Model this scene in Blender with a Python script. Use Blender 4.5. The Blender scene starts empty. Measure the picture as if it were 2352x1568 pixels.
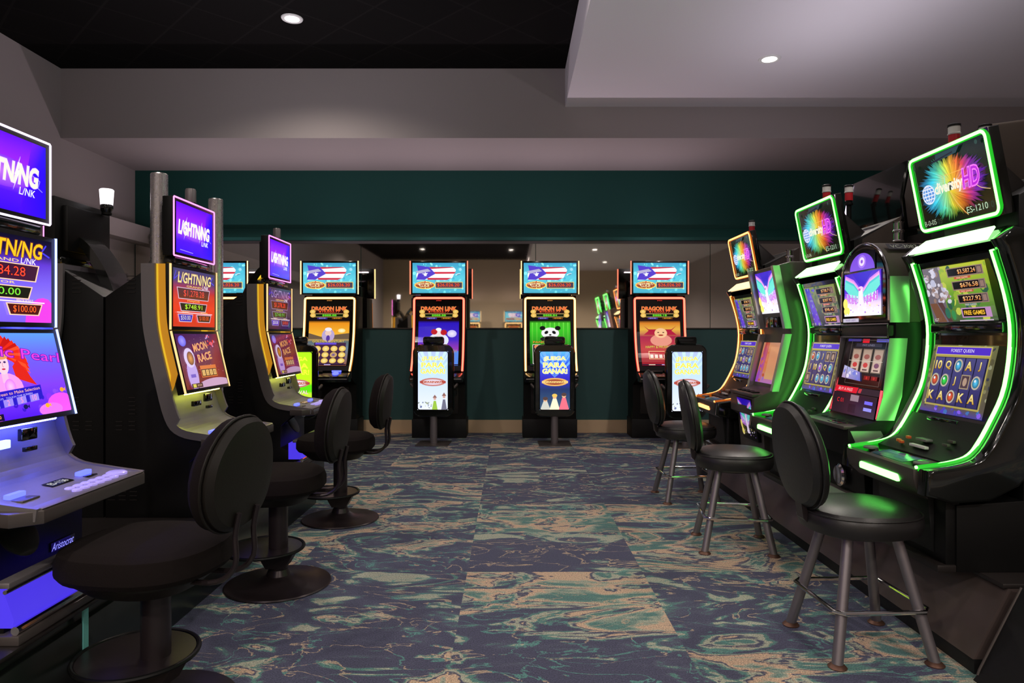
import bpy, bmesh, math, random
from mathutils import Vector, Matrix
random.seed(7)
C = bpy.context.scene.collection
R = math.radians
PI = math.pi

# ------------------------------------------------------------------ camera, world, exposure
cam_d = bpy.data.cameras.new('camera')
cam_d.sensor_width = 36.0
cam_d.lens = 36.0 * 1568 / 2352
cam_d.shift_x = (1176 - 1174) / 2352
cam_d.shift_y = -(784 - 770) / 2352
cam_d.clip_end = 100
cam = bpy.data.objects.new('camera', cam_d)
cam.location = (0, 0, 1.35)
cam.rotation_euler = (R(90), 0, 0)
C.objects.link(cam)
bpy.context.scene.camera = cam
w = bpy.data.worlds.new('world')
bpy.context.scene.world = w
w.use_nodes = True
w.node_tree.nodes['Background'].inputs[0].default_value = (0.30, 0.28, 0.34, 1)
w.node_tree.nodes['Background'].inputs[1].default_value = 0.3
vs = bpy.context.scene.view_settings
vs.view_transform = 'Standard'
vs.look = 'None'
vs.gamma = 1
vs.use_curve_mapping = False
vs.exposure = 0.0
SPOT = 115.0       # watts of each recessed downlight
HALL = 330.0
TOPFILL = 6.5     # watts of the added fill lamp hidden behind each back wall top monitor
UPFILL = 30.0     # watts of each added up-facing fill lamp above the machine islands       

# ------------------------------------------------------------------ colour + material helpers
def lin(c):
    out = []
    for v in c[:3]:
        v = v / 255.0
        out.append(v / 12.92 if v <= 0.04045 else ((v + 0.055) / 1.055) ** 2.4)
    return tuple(out)

def mat(name, col, rough=0.5, metal=0.0, emit=None, estr=0.0, bump=0.0, bscale=60.0, coat=0.0, var=0.0, spec=0.5):
    m = bpy.data.materials.new(name)
    m.use_nodes = True
    nt = m.node_tree
    b = nt.nodes['Principled BSDF']
    b.inputs['Base Color'].default_value = (*col, 1)
    b.inputs['Roughness'].default_value = rough
    b.inputs['Metallic'].default_value = metal
    b.inputs['Coat Weight'].default_value = coat
    b.inputs['Specular IOR Level'].default_value = spec
    tc = nt.nodes.new('ShaderNodeTexCoord')
    n = nt.nodes.new('ShaderNodeTexNoise')
    n.inputs['Scale'].default_value = bscale
    nt.links.new(tc.outputs['Object'], n.inputs['Vector'])
    if bump:
        bp = nt.nodes.new('ShaderNodeBump')
        bp.inputs['Strength'].default_value = bump
        bp.inputs['Distance'].default_value = 0.004
        nt.links.new(n.outputs['Fac'], bp.inputs['Height'])
        nt.links.new(bp.outputs['Normal'], b.inputs['Normal'])
    mr = nt.nodes.new('ShaderNodeMapRange')
    mr.inputs['To Min'].default_value = max(0, rough - 0.04)
    mr.inputs['To Max'].default_value = min(1, rough + 0.04)
    nt.links.new(n.outputs['Fac'], mr.inputs['Value'])
    nt.links.new(mr.outputs['Result'], b.inputs['Roughness'])
    if var:
        mx = nt.nodes.new('ShaderNodeMix'); mx.data_type = 'RGBA'
        mx.inputs[6].default_value = (*[c * (1 - var) for c in col], 1)
        mx.inputs[7].default_value = (*[min(1, c * (1 + var)) for c in col], 1)
        nt.links.new(n.outputs['Fac'], mx.inputs[0])
        nt.links.new(mx.outputs[2], b.inputs['Base Color'])
    if emit:
        b.inputs['Emission Color'].default_value = (*emit, 1)
        b.inputs['Emission Strength'].default_value = estr
    return m

M = {}
M['black'] = mat('black_enamel', (0.0045, 0.0045, 0.0045), 0.45, bump=0.05, bscale=200, spec=0.25)
M['gloss'] = mat('black_gloss', (0.006, 0.007, 0.006), 0.12, coat=0.6)
M['brown'] = mat('brown_black_metal', (0.022, 0.018, 0.017), 0.4, metal=0.2, bump=0.03, bscale=150)
M['sidep'] = mat('pale_metal_side_plate', (0.55, 0.52, 0.52), 0.3, metal=0.7)
M['hood'] = mat('grey_brown_hood', (0.06, 0.047, 0.04), 0.7, spec=0.2)
M['bronze'] = mat('bronze_grey_plastic', (0.10, 0.085, 0.08), 0.35, metal=0.4)
M['silver'] = mat('satin_silver', (0.25, 0.23, 0.235), 0.38, metal=0.55)
M['deck'] = mat('grey_deck_plastic', (0.23, 0.21, 0.24), 0.45, metal=0.3)
M['chrome'] = mat('chrome', (0.75, 0.73, 0.74), 0.12, metal=1.0)
M['steel'] = mat('brushed_steel_leg', (0.30, 0.27, 0.29), 0.42, metal=0.8)
M['fabric'] = mat('black_upholstery', (0.010, 0.0068, 0.0065), 0.9, bump=0.5, bscale=500, spec=0.15)
M['vinyl'] = mat('black_vinyl', (0.013, 0.012, 0.012), 0.40, bump=0.12, bscale=90, spec=0.65)
M['seatback'] = mat('black_plastic_shell', (0.011, 0.009, 0.007), 0.5, bump=0.2, bscale=400, spec=0.3)
M['powder'] = mat('dark_bronze_powdercoat', (0.035, 0.026, 0.028), 0.32, metal=0.5)
M['copper'] = mat('worn_copper_foot', (0.17, 0.09, 0.065), 0.45, metal=0.7)
M['stand'] = mat('dark_green_black_laminate', (0.012, 0.016, 0.014), 0.3)
M['standr'] = mat('dark_wood_laminate', (0.075, 0.056, 0.052), 0.33, var=0.35, bscale=6)
M['kick'] = mat('black_rubber_kick', (0.006, 0.006, 0.007), 0.6)
M['glass'] = mat('dark_glass', (0.004, 0.004, 0.005), 0.06, coat=0.5)
M['white'] = mat('white_plastic', (0.75, 0.75, 0.72), 0.4)
M['red'] = mat('red_plastic', (0.55, 0.02, 0.03), 0.3)
M['orange'] = mat('orange_button', (0.7, 0.12, 0.03), 0.4)
M['offwall'] = mat('warm_grey_paint', (0.36, 0.32, 0.31), 0.85, bump=0.08, bscale=40)
M['soffit'] = mat('pale_grey_paint', (0.72, 0.69, 0.72), 0.8, bump=0.06, bscale=40)
M['green'] = mat('deep_green_paint', (0.004, 0.078, 0.066), 0.7, bump=0.06, bscale=40)
M['green2'] = mat('dark_green_paint', (0.040, 0.115, 0.115), 0.7, bump=0.06, bscale=40)
M['beige'] = mat('beige_baseboard', (0.80, 0.58, 0.36), 0.6)
M['mirror'] = mat('mirror_glass', (0.80, 0.76, 0.72), 0.015, metal=1.0)
M['creamw'] = mat('cream_paint', (0.55, 0.44, 0.30), 0.85)

def emis(name, col, s):
    return mat(name, tuple(min(1, c) * 0.3 for c in col), 0.4, emit=col, estr=s)
M['led_green'] = emis('green_light_tube', (0.135, 1.0, 0.115), 7.6)
M['ch_green'] = emis('green_glow_fringe', (0.02, 1.0, 0.03), 0.45)  # coloured bloom round the bright tubes, put in as a dim emissive colour
M['ch_amber'] = emis('amber_glow_fringe', (1.0, 0.20, 0.01), 0.4)
M['ch_red'] = emis('red_glow_fringe', (1.0, 0.01, 0.01), 0.5)
M['ch_yellow'] = emis('yellow_glow_fringe', (1.0, 0.28, 0.01), 0.45)
M['side_yellow'] = emis('yellow_side_diffuser', (1.0, 0.62, 0.03), 0.72)
M['side_orange'] = emis('orange_side_diffuser', (1.0, 0.42, 0.02), 0.42)
M['side_blue'] = emis('blue_side_diffuser', (0.1, 0.12, 1.0), 0.8)
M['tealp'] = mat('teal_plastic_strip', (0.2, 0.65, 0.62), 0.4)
M['bar_green'] = emis('pale_green_light_bar', (0.42, 1.0, 0.36), 2.8)
M['led_amber'] = emis('amber_light_tube', (1.0, 0.34, 0.09), 4.2)
M['bar_amber'] = emis('amber_light_bar', (1.0, 0.72, 0.36), 1.8)
M['led_yellow'] = emis('yellow_light_tube', (1.0, 0.62, 0.24), 2.8)
M['led_red'] = emis('red_light_tube', (1.0, 0.14, 0.08), 3.4)
M['led_white'] = emis('white_light_tube', (0.9, 0.75, 1.0), 1.5)
M['led_pink'] = emis('pink_light_line', (1.0, 0.22, 0.75), 2.6)
M['led_blue'] = emis('pale_blue_light_line', (0.30, 0.38, 1.0), 3.0)
M['led_gold'] = emis('gold_edge_line', (1.0, 0.62, 0.25), 1.3)
M['glow_yellow'] = emis('hidden_yellow_strip', (1.0, 0.66, 0.04), 5.0)
M['glow_blue'] = emis('hidden_blue_strip', (0.10, 0.12, 1.0), 75.0)
M['glow_lime'] = emis('lime_underlight', (0.9, 1.0, 0.12), 26.0)
M['purple'] = emis('violet_trough_light', (0.09, 0.05, 1.0), 0.75)
M['button_blue'] = emis('blue_lit_bezel', (0.08, 0.10, 1.0), 3.0)
M['lamp'] = emis('lamp_white', (1.0, 0.93, 0.85), 9.0)
M['candle_on'] = emis('lit_white_lamp', (1.0, 0.93, 0.98), 1.6)

def btn_mat():
    return mat('clear_button', (0.45, 0.45, 0.55), 0.15, metal=0.3, emit=(0.4, 0.28, 1.0), estr=0.6)
M['button'] = btn_mat()
M['paper'] = mat('paper_label', (0.7, 0.68, 0.66), 0.6)

def screen_mat(name, s, rough=0.12):
    m = bpy.data.materials.new(name)
    m.use_nodes = True
    nt = m.node_tree
    b = nt.nodes['Principled BSDF']
    b.inputs['Base Color'].default_value = (0.003, 0.003, 0.003, 1)
    b.inputs['Roughness'].default_value = rough
    a = nt.nodes.new('ShaderNodeAttribute'); a.attribute_name = 'Col'
    nt.links.new(a.outputs['Color'], b.inputs['Emission Color'])
    b.inputs['Emission Strength'].default_value = s
    return m
M['screen'] = screen_mat('lit_screen', 1.0)
M['screen_hot'] = screen_mat('bright_lit_screen', 1.25)
M['screen_dim'] = screen_mat('dim_lit_screen', 0.7)

# ------------------------------------------------------------------ mesh helpers
def V(*a): return Vector(a)

class MB:
    def __init__(s):
        s.bm = bmesh.new()
    def box(s, x0, x1, y0, y1, z0, z1, bev=0.0, seg=2):
        mtx = Matrix.Translation(((x0 + x1) / 2, (y0 + y1) / 2, (z0 + z1) / 2)) @ Matrix.Diagonal((abs(x1 - x0), abs(y1 - y0), abs(z1 - z0), 1))
        r = bmesh.ops.create_cube(s.bm, size=1, matrix=mtx)
        if bev:
            ed = list({e for v in r['verts'] for e in v.link_edges})
            bmesh.ops.bevel(s.bm, geom=ed, offset=bev, segments=seg, profile=0.5, affect='EDGES')
        return s
    def prism(s, poly, a0, a1, axis='x', bev=0.0, seg=2):
        # poly is 2D: axis x -> (y,z); axis y -> (x,z); axis z -> (x,y)
        def pt(p, a):
            return {'x': (a, p[0], p[1]), 'y': (p[0], a, p[1]), 'z': (p[0], p[1], a)}[axis]
        n = len(poly)
        A = [s.bm.verts.new(pt(p, a0)) for p in poly]
        B = [s.bm.verts.new(pt(p, a1)) for p in poly]
        fs = [s.bm.faces.new(A), s.bm.faces.new(B[::-1])]
        for i in range(n):
            fs.append(s.bm.faces.new((A[i], B[i], B[(i + 1) % n], A[(i + 1) % n])))
        bmesh.ops.recalc_face_normals(s.bm, faces=fs)
        if bev:
            ed = list({e for f in fs[:2] for e in f.edges})
            bmesh.ops.bevel(s.bm, geom=ed, offset=bev, segments=seg, profile=0.5, affect='EDGES')
        return s
    def ribbon(s, prof, t, x0, x1):
        # a sheet of thickness t following a (y,z) polyline, behind it (+y side)
        n = len(prof); off = []
        for i, p in enumerate(prof):
            a = prof[max(0, i - 1)]; b = prof[min(n - 1, i + 1)]
            d = Vector((b[0] - a[0], b[1] - a[1])).normalized()
            nn = Vector((-d.y, d.x)) if d.y < 0 else Vector((d.y, -d.x))
            if nn.x < 0 or (abs(nn.x) < 1e-6 and nn.y > 0): nn = -nn
            # force consistent: rotate travel direction by +90 when travelling downwards
            nn = Vector((-d.y, d.x))
            if nn.x < -1e-6: nn = nn
            off.append((p[0] + nn.x * t, p[1] + nn.y * t))
        for i in range(n - 1):
            s.prism([prof[i], prof[i + 1], off[i + 1], off[i]], x0, x1)
        return s
    def tube(s, pts, r, seg=8, closed=False, cap=True):
        pts = [Vector(p) for p in pts]; n = len(pts); rings = []
        up = None
        for i, p in enumerate(pts):
            if closed: d = (pts[(i + 1) % n] - pts[i - 1])
            else: d = pts[min(n - 1, i + 1)] - pts[max(0, i - 1)]
            d.normalize()
            if up is None:
                up = Vector((0, 0, 1)) if abs(d.z) < 0.9 else Vector((1, 0, 0))
            sx = d.cross(up)
            if sx.length < 1e-4: sx = d.cross(Vector((0.3, 1, 0.2)))
            sx.normalize(); sy = sx.cross(d).normalized(); up = sy
            rr = r[i] if isinstance(r, (list, tuple)) else r
            rings.append([s.bm.verts.new(p + (sx * math.cos(2 * PI * k / seg) + sy * math.sin(2 * PI * k / seg)) * rr) for k in range(seg)])
        m = n if closed else n - 1
        fs = []
        for i in range(m):
            a, b = rings[i], rings[(i + 1) % n]
            for k in range(seg):
                fs.append(s.bm.faces.new((a[k], a[(k + 1) % seg], b[(k + 1) % seg], b[k])))
        if cap and not closed:
            fs.append(s.bm.faces.new(rings[0][::-1])); fs.append(s.bm.faces.new(rings[-1]))
        bmesh.ops.recalc_face_normals(s.bm, faces=fs)
        return s
    def lathe(s, prof, seg=32, c=(0, 0, 0), sx=1, sy=1, cap=True):
        rings = []
        for r, z in prof:
            if r < 1e-6: rings.append([s.bm.verts.new((c[0], c[1], c[2] + z))])
            else: rings.append([s.bm.verts.new((c[0] + r * sx * math.cos(2 * PI * k / seg), c[1] + r * sy * math.sin(2 * PI * k / seg), c[2] + z)) for k in range(seg)])
        fs = []
        for a, b in zip(rings, rings[1:]):
            for k in range(seg):
                k2 = (k + 1) % seg
                vs_ = []
                if len(a) == 1 and len(b) == 1: continue
                if len(a) == 1: vs_ = [a[0], b[k], b[k2]]
                elif len(b) == 1: vs_ = [a[k], a[k2], b[0]]
                else: vs_ = [a[k], a[k2], b[k2], b[k]]
                fs.append(s.bm.faces.new(vs_))
        if cap and len(rings[0]) > 1: fs.append(s.bm.faces.new(rings[0][::-1]))
        if cap and len(rings[-1]) > 1: fs.append(s.bm.faces.new(rings[-1]))
        bmesh.ops.recalc_face_normals(s.bm, faces=fs)
        return s
    def layers(s, outlines, closed_top=True):
        # outlines: list of equal length loops of 3D points
        rings = [[s.bm.verts.new(p) for p in o] for o in outlines]
        n = len(rings[0]); fs = []
        for a, b in zip(rings, rings[1:]):
            for k in range(n):
                fs.append(s.bm.faces.new((a[k], a[(k + 1) % n], b[(k + 1) % n], b[k])))
        fs.append(s.bm.faces.new(rings[0][::-1])); fs.append(s.bm.faces.new(rings[-1]))
        bmesh.ops.recalc_face_normals(s.bm, faces=fs)
        return s
    def xf(s, m):
        bmesh.ops.transform(s.bm, matrix=m, verts=s.bm.verts); return s
    def build(s, name, material, parent=None, smooth=True):
        me = bpy.data.meshes.new(name)
        s.bm.to_mesh(me); s.bm.free()
        me.materials.append(material)
        if smooth:
            me.polygons.foreach_set('use_smooth', [True] * len(me.polygons))
            me.set_sharp_from_angle(angle=R(32))
        o = bpy.data.objects.new(name, me)
        C.objects.link(o)
        if parent: o.parent = parent
        return o

def tag(o, label=None, cat=None, group=None, kind=None):
    if label: o['label'] = label
    if cat: o['category'] = cat
    if group: o['group'] = group
    if kind: o['kind'] = kind
    return o
def thing(name, label, cat, loc=(0, 0, 0), rz=0, group=None):
    o = bpy.data.objects.new(name, None); C.objects.link(o)
    o.empty_display_size = 0.1
    o.location = loc; o.rotation_euler = (0, 0, rz)
    return tag(o, label, cat, group)
def struct(name, mb, m, smooth=False):
    o = mb.build(name, m, None, smooth); o['kind'] = 'structure'; return o
def arc(cx, cy, r, a0, a1, n, ry=None):
    ry = r if ry is None else ry
    return [(cx + r * math.cos(R(a0 + (a1 - a0) * i / n)), cy + ry * math.sin(R(a0 + (a1 - a0) * i / n))) for i in range(n + 1)]
def rrect(x0, x1, y0, y1, r, n=5):
    return (arc(x1 - r, y1 - r, r, 0, 90, n) + arc(x0 + r, y1 - r, r, 90, 180, n) +
            arc(x0 + r, y0 + r, r, 180, 270, n) + arc(x1 - r, y0 + r, r, 270, 360, n))
def smoothpath(pts, n=5):
    # Catmull-Rom through 2D points
    out = []
    P = [pts[0]] + list(pts) + [pts[-1]]
    for i in range(1, len(P) - 2):
        p0, p1, p2, p3 = [Vector(q) for q in P[i - 1:i + 3]]
        for k in range(n):
            t = k / n
            q = 0.5 * ((2 * p1) + (p2 - p0) * t + (2 * p0 - 5 * p1 + 4 * p2 - p3) * t * t + (3 * p1 - p0 - 3 * p2 + p3) * t ** 3)
            out.append(tuple(q))
    out.append(tuple(pts[-1]))
    return out

# ------------------------------------------------------------------ lit artwork on screens
_tc = {}
def text_polys(s, off):
    key = (s, off)
    if key in _tc: return _tc[key]
    cu = bpy.data.curves.new('t', 'FONT'); cu.body = s; cu.size = 1.0; cu.offset = off
    cu.align_x = 'CENTER'; cu.align_y = 'CENTER'; cu.resolution_u = 3; cu.fill_mode = 'FRONT' if hasattr(cu, 'fill_mode') else cu.fill_mode
    ob = bpy.data.objects.new('t', cu); C.objects.link(ob)
    dg = bpy.context.evaluated_depsgraph_get()
    me = ob.evaluated_get(dg).to_mesh()
    vs_ = [tuple(v.co)[:2] for v in me.vertices]
    fs_ = [tuple(p.vertices) for p in me.polygons]
    ob.evaluated_get(dg).to_mesh_clear()
    bpy.data.objects.remove(ob); bpy.data.curves.remove(cu)
    if vs_:
        x0 = min(v[0] for v in vs_); x1 = max(v[0] for v in vs_)
        y0 = min(v[1] for v in vs_); y1 = max(v[1] for v in vs_)
        vs_ = [(v[0] - (x0 + x1) / 2, v[1] - (y0 + y1) / 2) for v in vs_]
        dim = (x1 - x0, y1 - y0)
    else: dim = (1, 1)
    _tc[key] = (vs_, fs_, dim)
    return _tc[key]

class Art:
    """flat artwork, v runs 0..1 up the screen, u runs 0..asp"""
    def __init__(s, asp):
        s.asp = asp; s.bm = bmesh.new(); s.cl = s.bm.loops.layers.float_color.new('Col'); s.z = 0
    def poly(s, pts, col, keep=False):
        if not keep: s.z += 1
        vs_ = [s.bm.verts.new((min(max(p[0], 0), s.asp), min(max(p[1], 0), 1), s.z)) for p in pts]
        try: f = s.bm.faces.new(vs_)
        except ValueError: return s
        cols = col if isinstance(col, list) else [col] * len(pts)
        for l, c in zip(f.loops, cols): l[s.cl] = (*lin(c), 1)
        return s
    def rect(s, x0, y0, x1, y1, c, c2=None, keep=False):
        c2 = c2 or c
        return s.poly([(x0, y0), (x1, y0), (x1, y1), (x0, y1)], [c, c, c2, c2], keep)
    def vgrad(s, stops):
        for (v0, c0), (v1, c1) in zip(stops, stops[1:]): s.rect(0, v0, s.asp, v1, c0, c1, keep=True)
        return s
    def ell(s, cx, cy, rx, ry, c, n=20, rot=0, cc=None, keep=False):
        if not keep: s.z += 1
        pts = []
        for k in range(n):
            a = 2 * PI * k / n; x = rx * math.cos(a); y = ry * math.sin(a)
            pts.append((cx + x * math.cos(rot) - y * math.sin(rot), cy + x * math.sin(rot) + y * math.cos(rot)))
        if cc is None: return s.poly(pts, c, keep=True)
        for k in range(n): s.poly([(cx, cy), pts[k], pts[(k + 1) % n]], [cc, c, c], keep=True)
        return s
    def frame(s, x0, y0, x1, y1, t, c):
        s.z += 1
        s.rect(x0, y0, x1, y0 + t, c, keep=True); s.rect(x0, y1 - t, x1, y1, c, keep=True)
        s.rect(x0, y0 + t, x0 + t, y1 - t, c, keep=True); s.rect(x1 - t, y0 + t, x1, y1 - t, c, keep=True)
        return s
    def line(s, pts, t, c):
        s.z += 1
        for a, b in zip(pts, pts[1:]):
            d = Vector((b[0] - a[0], b[1] - a[1]))
            if d.length < 1e-6: continue
            n_ = Vector((-d.y, d.x)).normalized() * t / 2
            s.poly([(a[0] - n_.x, a[1] - n_.y), (b[0] - n_.x, b[1] - n_.y), (b[0] + n_.x, b[1] + n_.y), (a[0] + n_.x, a[1] + n_.y)], c, keep=True)
        return s
    def text(s, body, cx, cy, h, c, width=None, shear=0, out=None, rot=0, c2=None, ow=0.035, off=0.0):
        for pas in ((1, 0) if out else (0,)):
            s.z += 1
            vs_, fs_, dim = text_polys(body, off + (ow if pas else 0.0))
            base = text_polys(body, off)[2]
            k = h / base[1]; kx = k if width is None else width / base[0]
            bv = []
            for x, y in vs_:
                X = x * kx + shear * y * k; Y = y * k
                X, Y = X * math.cos(rot) - Y * math.sin(rot), X * math.sin(rot) + Y * math.cos(rot)
                bv.append((s.bm.verts.new((min(max(cx + X, 0), s.asp), min(max(cy + Y, 0), 1), s.z)), y))
            for f in fs_:
                try: ff = s.bm.faces.new([bv[i][0] for i in f])
                except ValueError: continue
                for l, i in zip(ff.loops, f):
                    if pas: cc = lin(out)
                    elif c2:
                        t = min(1, max(0, bv[i][1] / base[1] + 0.5)); a_, b_ = lin(c), lin(c2)
                        cc = tuple(a_[q] * (1 - t) + b_[q] * t for q in range(3))
                    else: cc = lin(c)
                    l[s.cl] = (*cc, 1)
        return s
    def specks(s, n, box, rad, cols, seed=1):
        rr = random.Random(seed); s.z += 1; z0 = s.z
        for i in range(n):
            s.z = z0 + i % 6
            x = rr.uniform(box[0], box[2]); y = rr.uniform(box[1], box[3]); r = rr.uniform(rad * 0.4, rad)
            s.ell(x, y, r, r * rr.uniform(0.4, 1.2), rr.choice(cols), n=7, rot=rr.uniform(0, 3), keep=True)
        s.z = z0 + 6
        return s
    def build(s, name, prof, x0, x1, parent, m=None, flip=False):
        """prof: (y,z) points bottom -> top, mapped on v; x0..x1 local width; faces local -y"""
        L = [0]
        for a, b in zip(prof, prof[1:]): L.append(L[-1] + math.dist(a, b))
        T = [l / L[-1] for l in L]
        for t in T[1:-1]:
            bmesh.ops.bisect_plane(s.bm, geom=s.bm.verts[:] + s.bm.edges[:] + s.bm.faces[:], plane_co=(0, t, 0), plane_no=(0, 1, 0))
        step = 0.00022
        for v in s.bm.verts:
            u, t, z = v.co
            t = min(max(t, 0), 1)
            k = 0
            while k < len(T) - 2 and t > T[k + 1] + 1e-6: k += 1
            f = (t - T[k]) / (T[k + 1] - T[k])
            y = prof[k][0] + (prof[k + 1][0] - prof[k][0]) * f; zz = prof[k][1] + (prof[k + 1][1] - prof[k][1]) * f
            # normal interpolated per node so that layers stay parallel and joined
            def nrm(i):
                a = prof[max(0, i)]; b = prof[min(len(prof) - 1, i + 1)]
                if i >= len(prof) - 1: a, b = prof[-2], prof[-1]
                d = Vector((b[0] - a[0], b[1] - a[1])).normalized(); return Vector((-d.y, d.x))
            n_ = nrm(k) if len(prof) == 2 else (nrm(max(0, k - 1)) + nrm(k)).normalized() * (1 - f) + (nrm(k) + nrm(min(k + 1, len(prof) - 2))).normalized() * f
            if n_.x > 0: n_ = -n_
            v.co = (x0 + (x1 - x0) * u / s.asp, y + n_.x * z * step, zz + n_.y * z * step)
        me = bpy.data.meshes.new(name); s.bm.to_mesh(me); s.bm.free()
        me.materials.append(m or M['screen'])
        o = bpy.data.objects.new(name, me); C.objects.link(o); o.parent = parent
        return o

# ------------------------------------------------------------------ artworks
def art_lightning_top():
    a = Art(1.62)
    a.vgrad([(0, (60, 10, 235)), (0.25, (80, 20, 240)), (0.45, (150, 60, 255)), (0.7, (145, 30, 255)), (1, (95, 10, 225))])
    a.poly([(1.1, 0), (1.62, 0), (1.62, 1), (1.35, 1)], [(70, 10, 255), (40, 10, 235), (40, 10, 225), (110, 20, 245)])
    a.ell(0.78, 0.5, 0.62, 0.2, (130, 50, 252), cc=(190, 110, 255), n=26)
    a.line([(1.35, 0.55), (1.5, 0.5), (1.46, 0.4), (1.55, 0.36)], 0.012, (150, 140, 255))
    a.text('L/GHTN/NG', 0.78, 0.52, 0.27, (255, 255, 215), width=1.36, shear=0.12, out=(225, 200, 255), ow=0.04, off=0.02)
    for x in (0.36, 1.03):
        a.poly([(x + 0.09, 0.76), (x - 0.02, 0.50), (x + 0.03, 0.50), (x - 0.05, 0.28), (x + 0.08, 0.56), (x + 0.03, 0.56)], (255, 255, 230))
    a.text('L/NK', 1.25, 0.30, 0.1, (255, 255, 235), width=0.3, shear=0.18)
    a.line([(0.15, 0.07), (0.7, 0.05)], 0.012, (170, 150, 255))
    return a
def jackbox(a, x0, y0, x1, y1, fill, border, txt, tc, title=None, ttc=(255, 220, 120)):
    s_ = 0.06
    a.poly([(x0 + s_, y0), (x1 - s_, y0), (x1, y1), (x0, y1)], border)
    t = 0.012
    a.poly([(x0 + s_ + t * 1.5, y0 + t), (x1 - s_ - t * 1.5, y0 + t), (x1 - t * 2, y1 - t), (x0 + t * 2, y1 - t)], fill)
    a.text(txt, (x0 + x1) / 2, (y0 + y1) / 2, (y1 - y0) * 0.62, tc, width=(x1 - x0) * 0.62, out=(40, 10, 10))
    if title: a.text(title, (x0 + x1) / 2, y1 + 0.03, 0.035, ttc, width=(x1 - x0) * 0.45)
def art_lightning_mid(v):
    a = Art(1.6)
    if v == 1:
        a.vgrad([(0, (120, 90, 235)), (0.3, (130, 110, 250)), (0.7, (90, 50, 200)), (0.82, (30, 15, 70)), (1, (14, 10, 36))])
        a.ell(1.45, 0.0, 0.3, 0.3, (225, 60, 220)); a.ell(0.2, 0.0, 0.35, 0.2, (110, 110, 250))
        title, big, grn, bb = (255, 190, 30), '$1,584.28', '$500.00', (120, 230, 60)
        fill, bord = (60, 20, 50), (255, 205, 170)
    elif v == 2:
        a.vgrad([(0, (215, 25, 25)), (0.35, (235, 60, 30)), (0.6, (200, 30, 30)), (0.8, (60, 30, 110)), (1, (45, 30, 90))])
        title, big, grn, bb = (245, 225, 150), '$1,278.28', '$748.91', (190, 255, 60)
        fill, bord = (90, 12, 12), (225, 195, 220)
    else:
        a.vgrad([(0, (30, 14, 34)), (0.4, (58, 34, 74)), (0.7, (70, 44, 92)), (1, (50, 34, 66))])
        a.specks(10, (0.1, 0.1, 1.5, 0.4), 0.09, [(70, 50, 110), (40, 80, 60), (110, 60, 160)], 3)
        title, big, grn, bb = (150, 120, 175), '$1,278.28', '$748.91', (80, 190, 70)
        fill, bord = (70, 20, 24), (150, 130, 170)
    a.line([(0.1, 0.96), (0.02, 0.8), (0.2, 0.9), (0.35, 0.78)], 0.02, (70, 40, 220))
    a.line([(1.5, 0.94), (1.42, 0.85), (1.56, 0.8)], 0.02, (70, 60, 255))
    a.text('L/GHTN/NG', 0.8, 0.85, 0.19, title, width=1.26, shear=0.15, out=(120, 60, 40) if v < 3 else (60, 40, 80), off=0.02)
    a.text('L/NK', 1.2, 0.72, 0.07, (250, 240, 255), width=0.25, shear=0.2)
    jackbox(a, 0.12, 0.48, 1.38, 0.68, fill, bord, big, (255, 70, 50), 'GRAND')
    jackbox(a, 0.2, 0.27, 1.26, 0.42, (20, 24, 14), bord, grn, bb, 'MAJOR')
    jackbox(a, 0.14, 0.08, 0.7, 0.22, (60, 30, 190), bord, '$50.00', (230, 220, 255), 'MINI BONUS')
    jackbox(a, 0.82, 0.08, 1.42, 0.22, (70, 16, 20), bord, '$100.00', (255, 100, 40), 'MINOR BONUS')
    a.line([(0.1, 0.245), (1.45, 0.235)], 0.014, (250, 225, 240))
    return a
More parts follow.
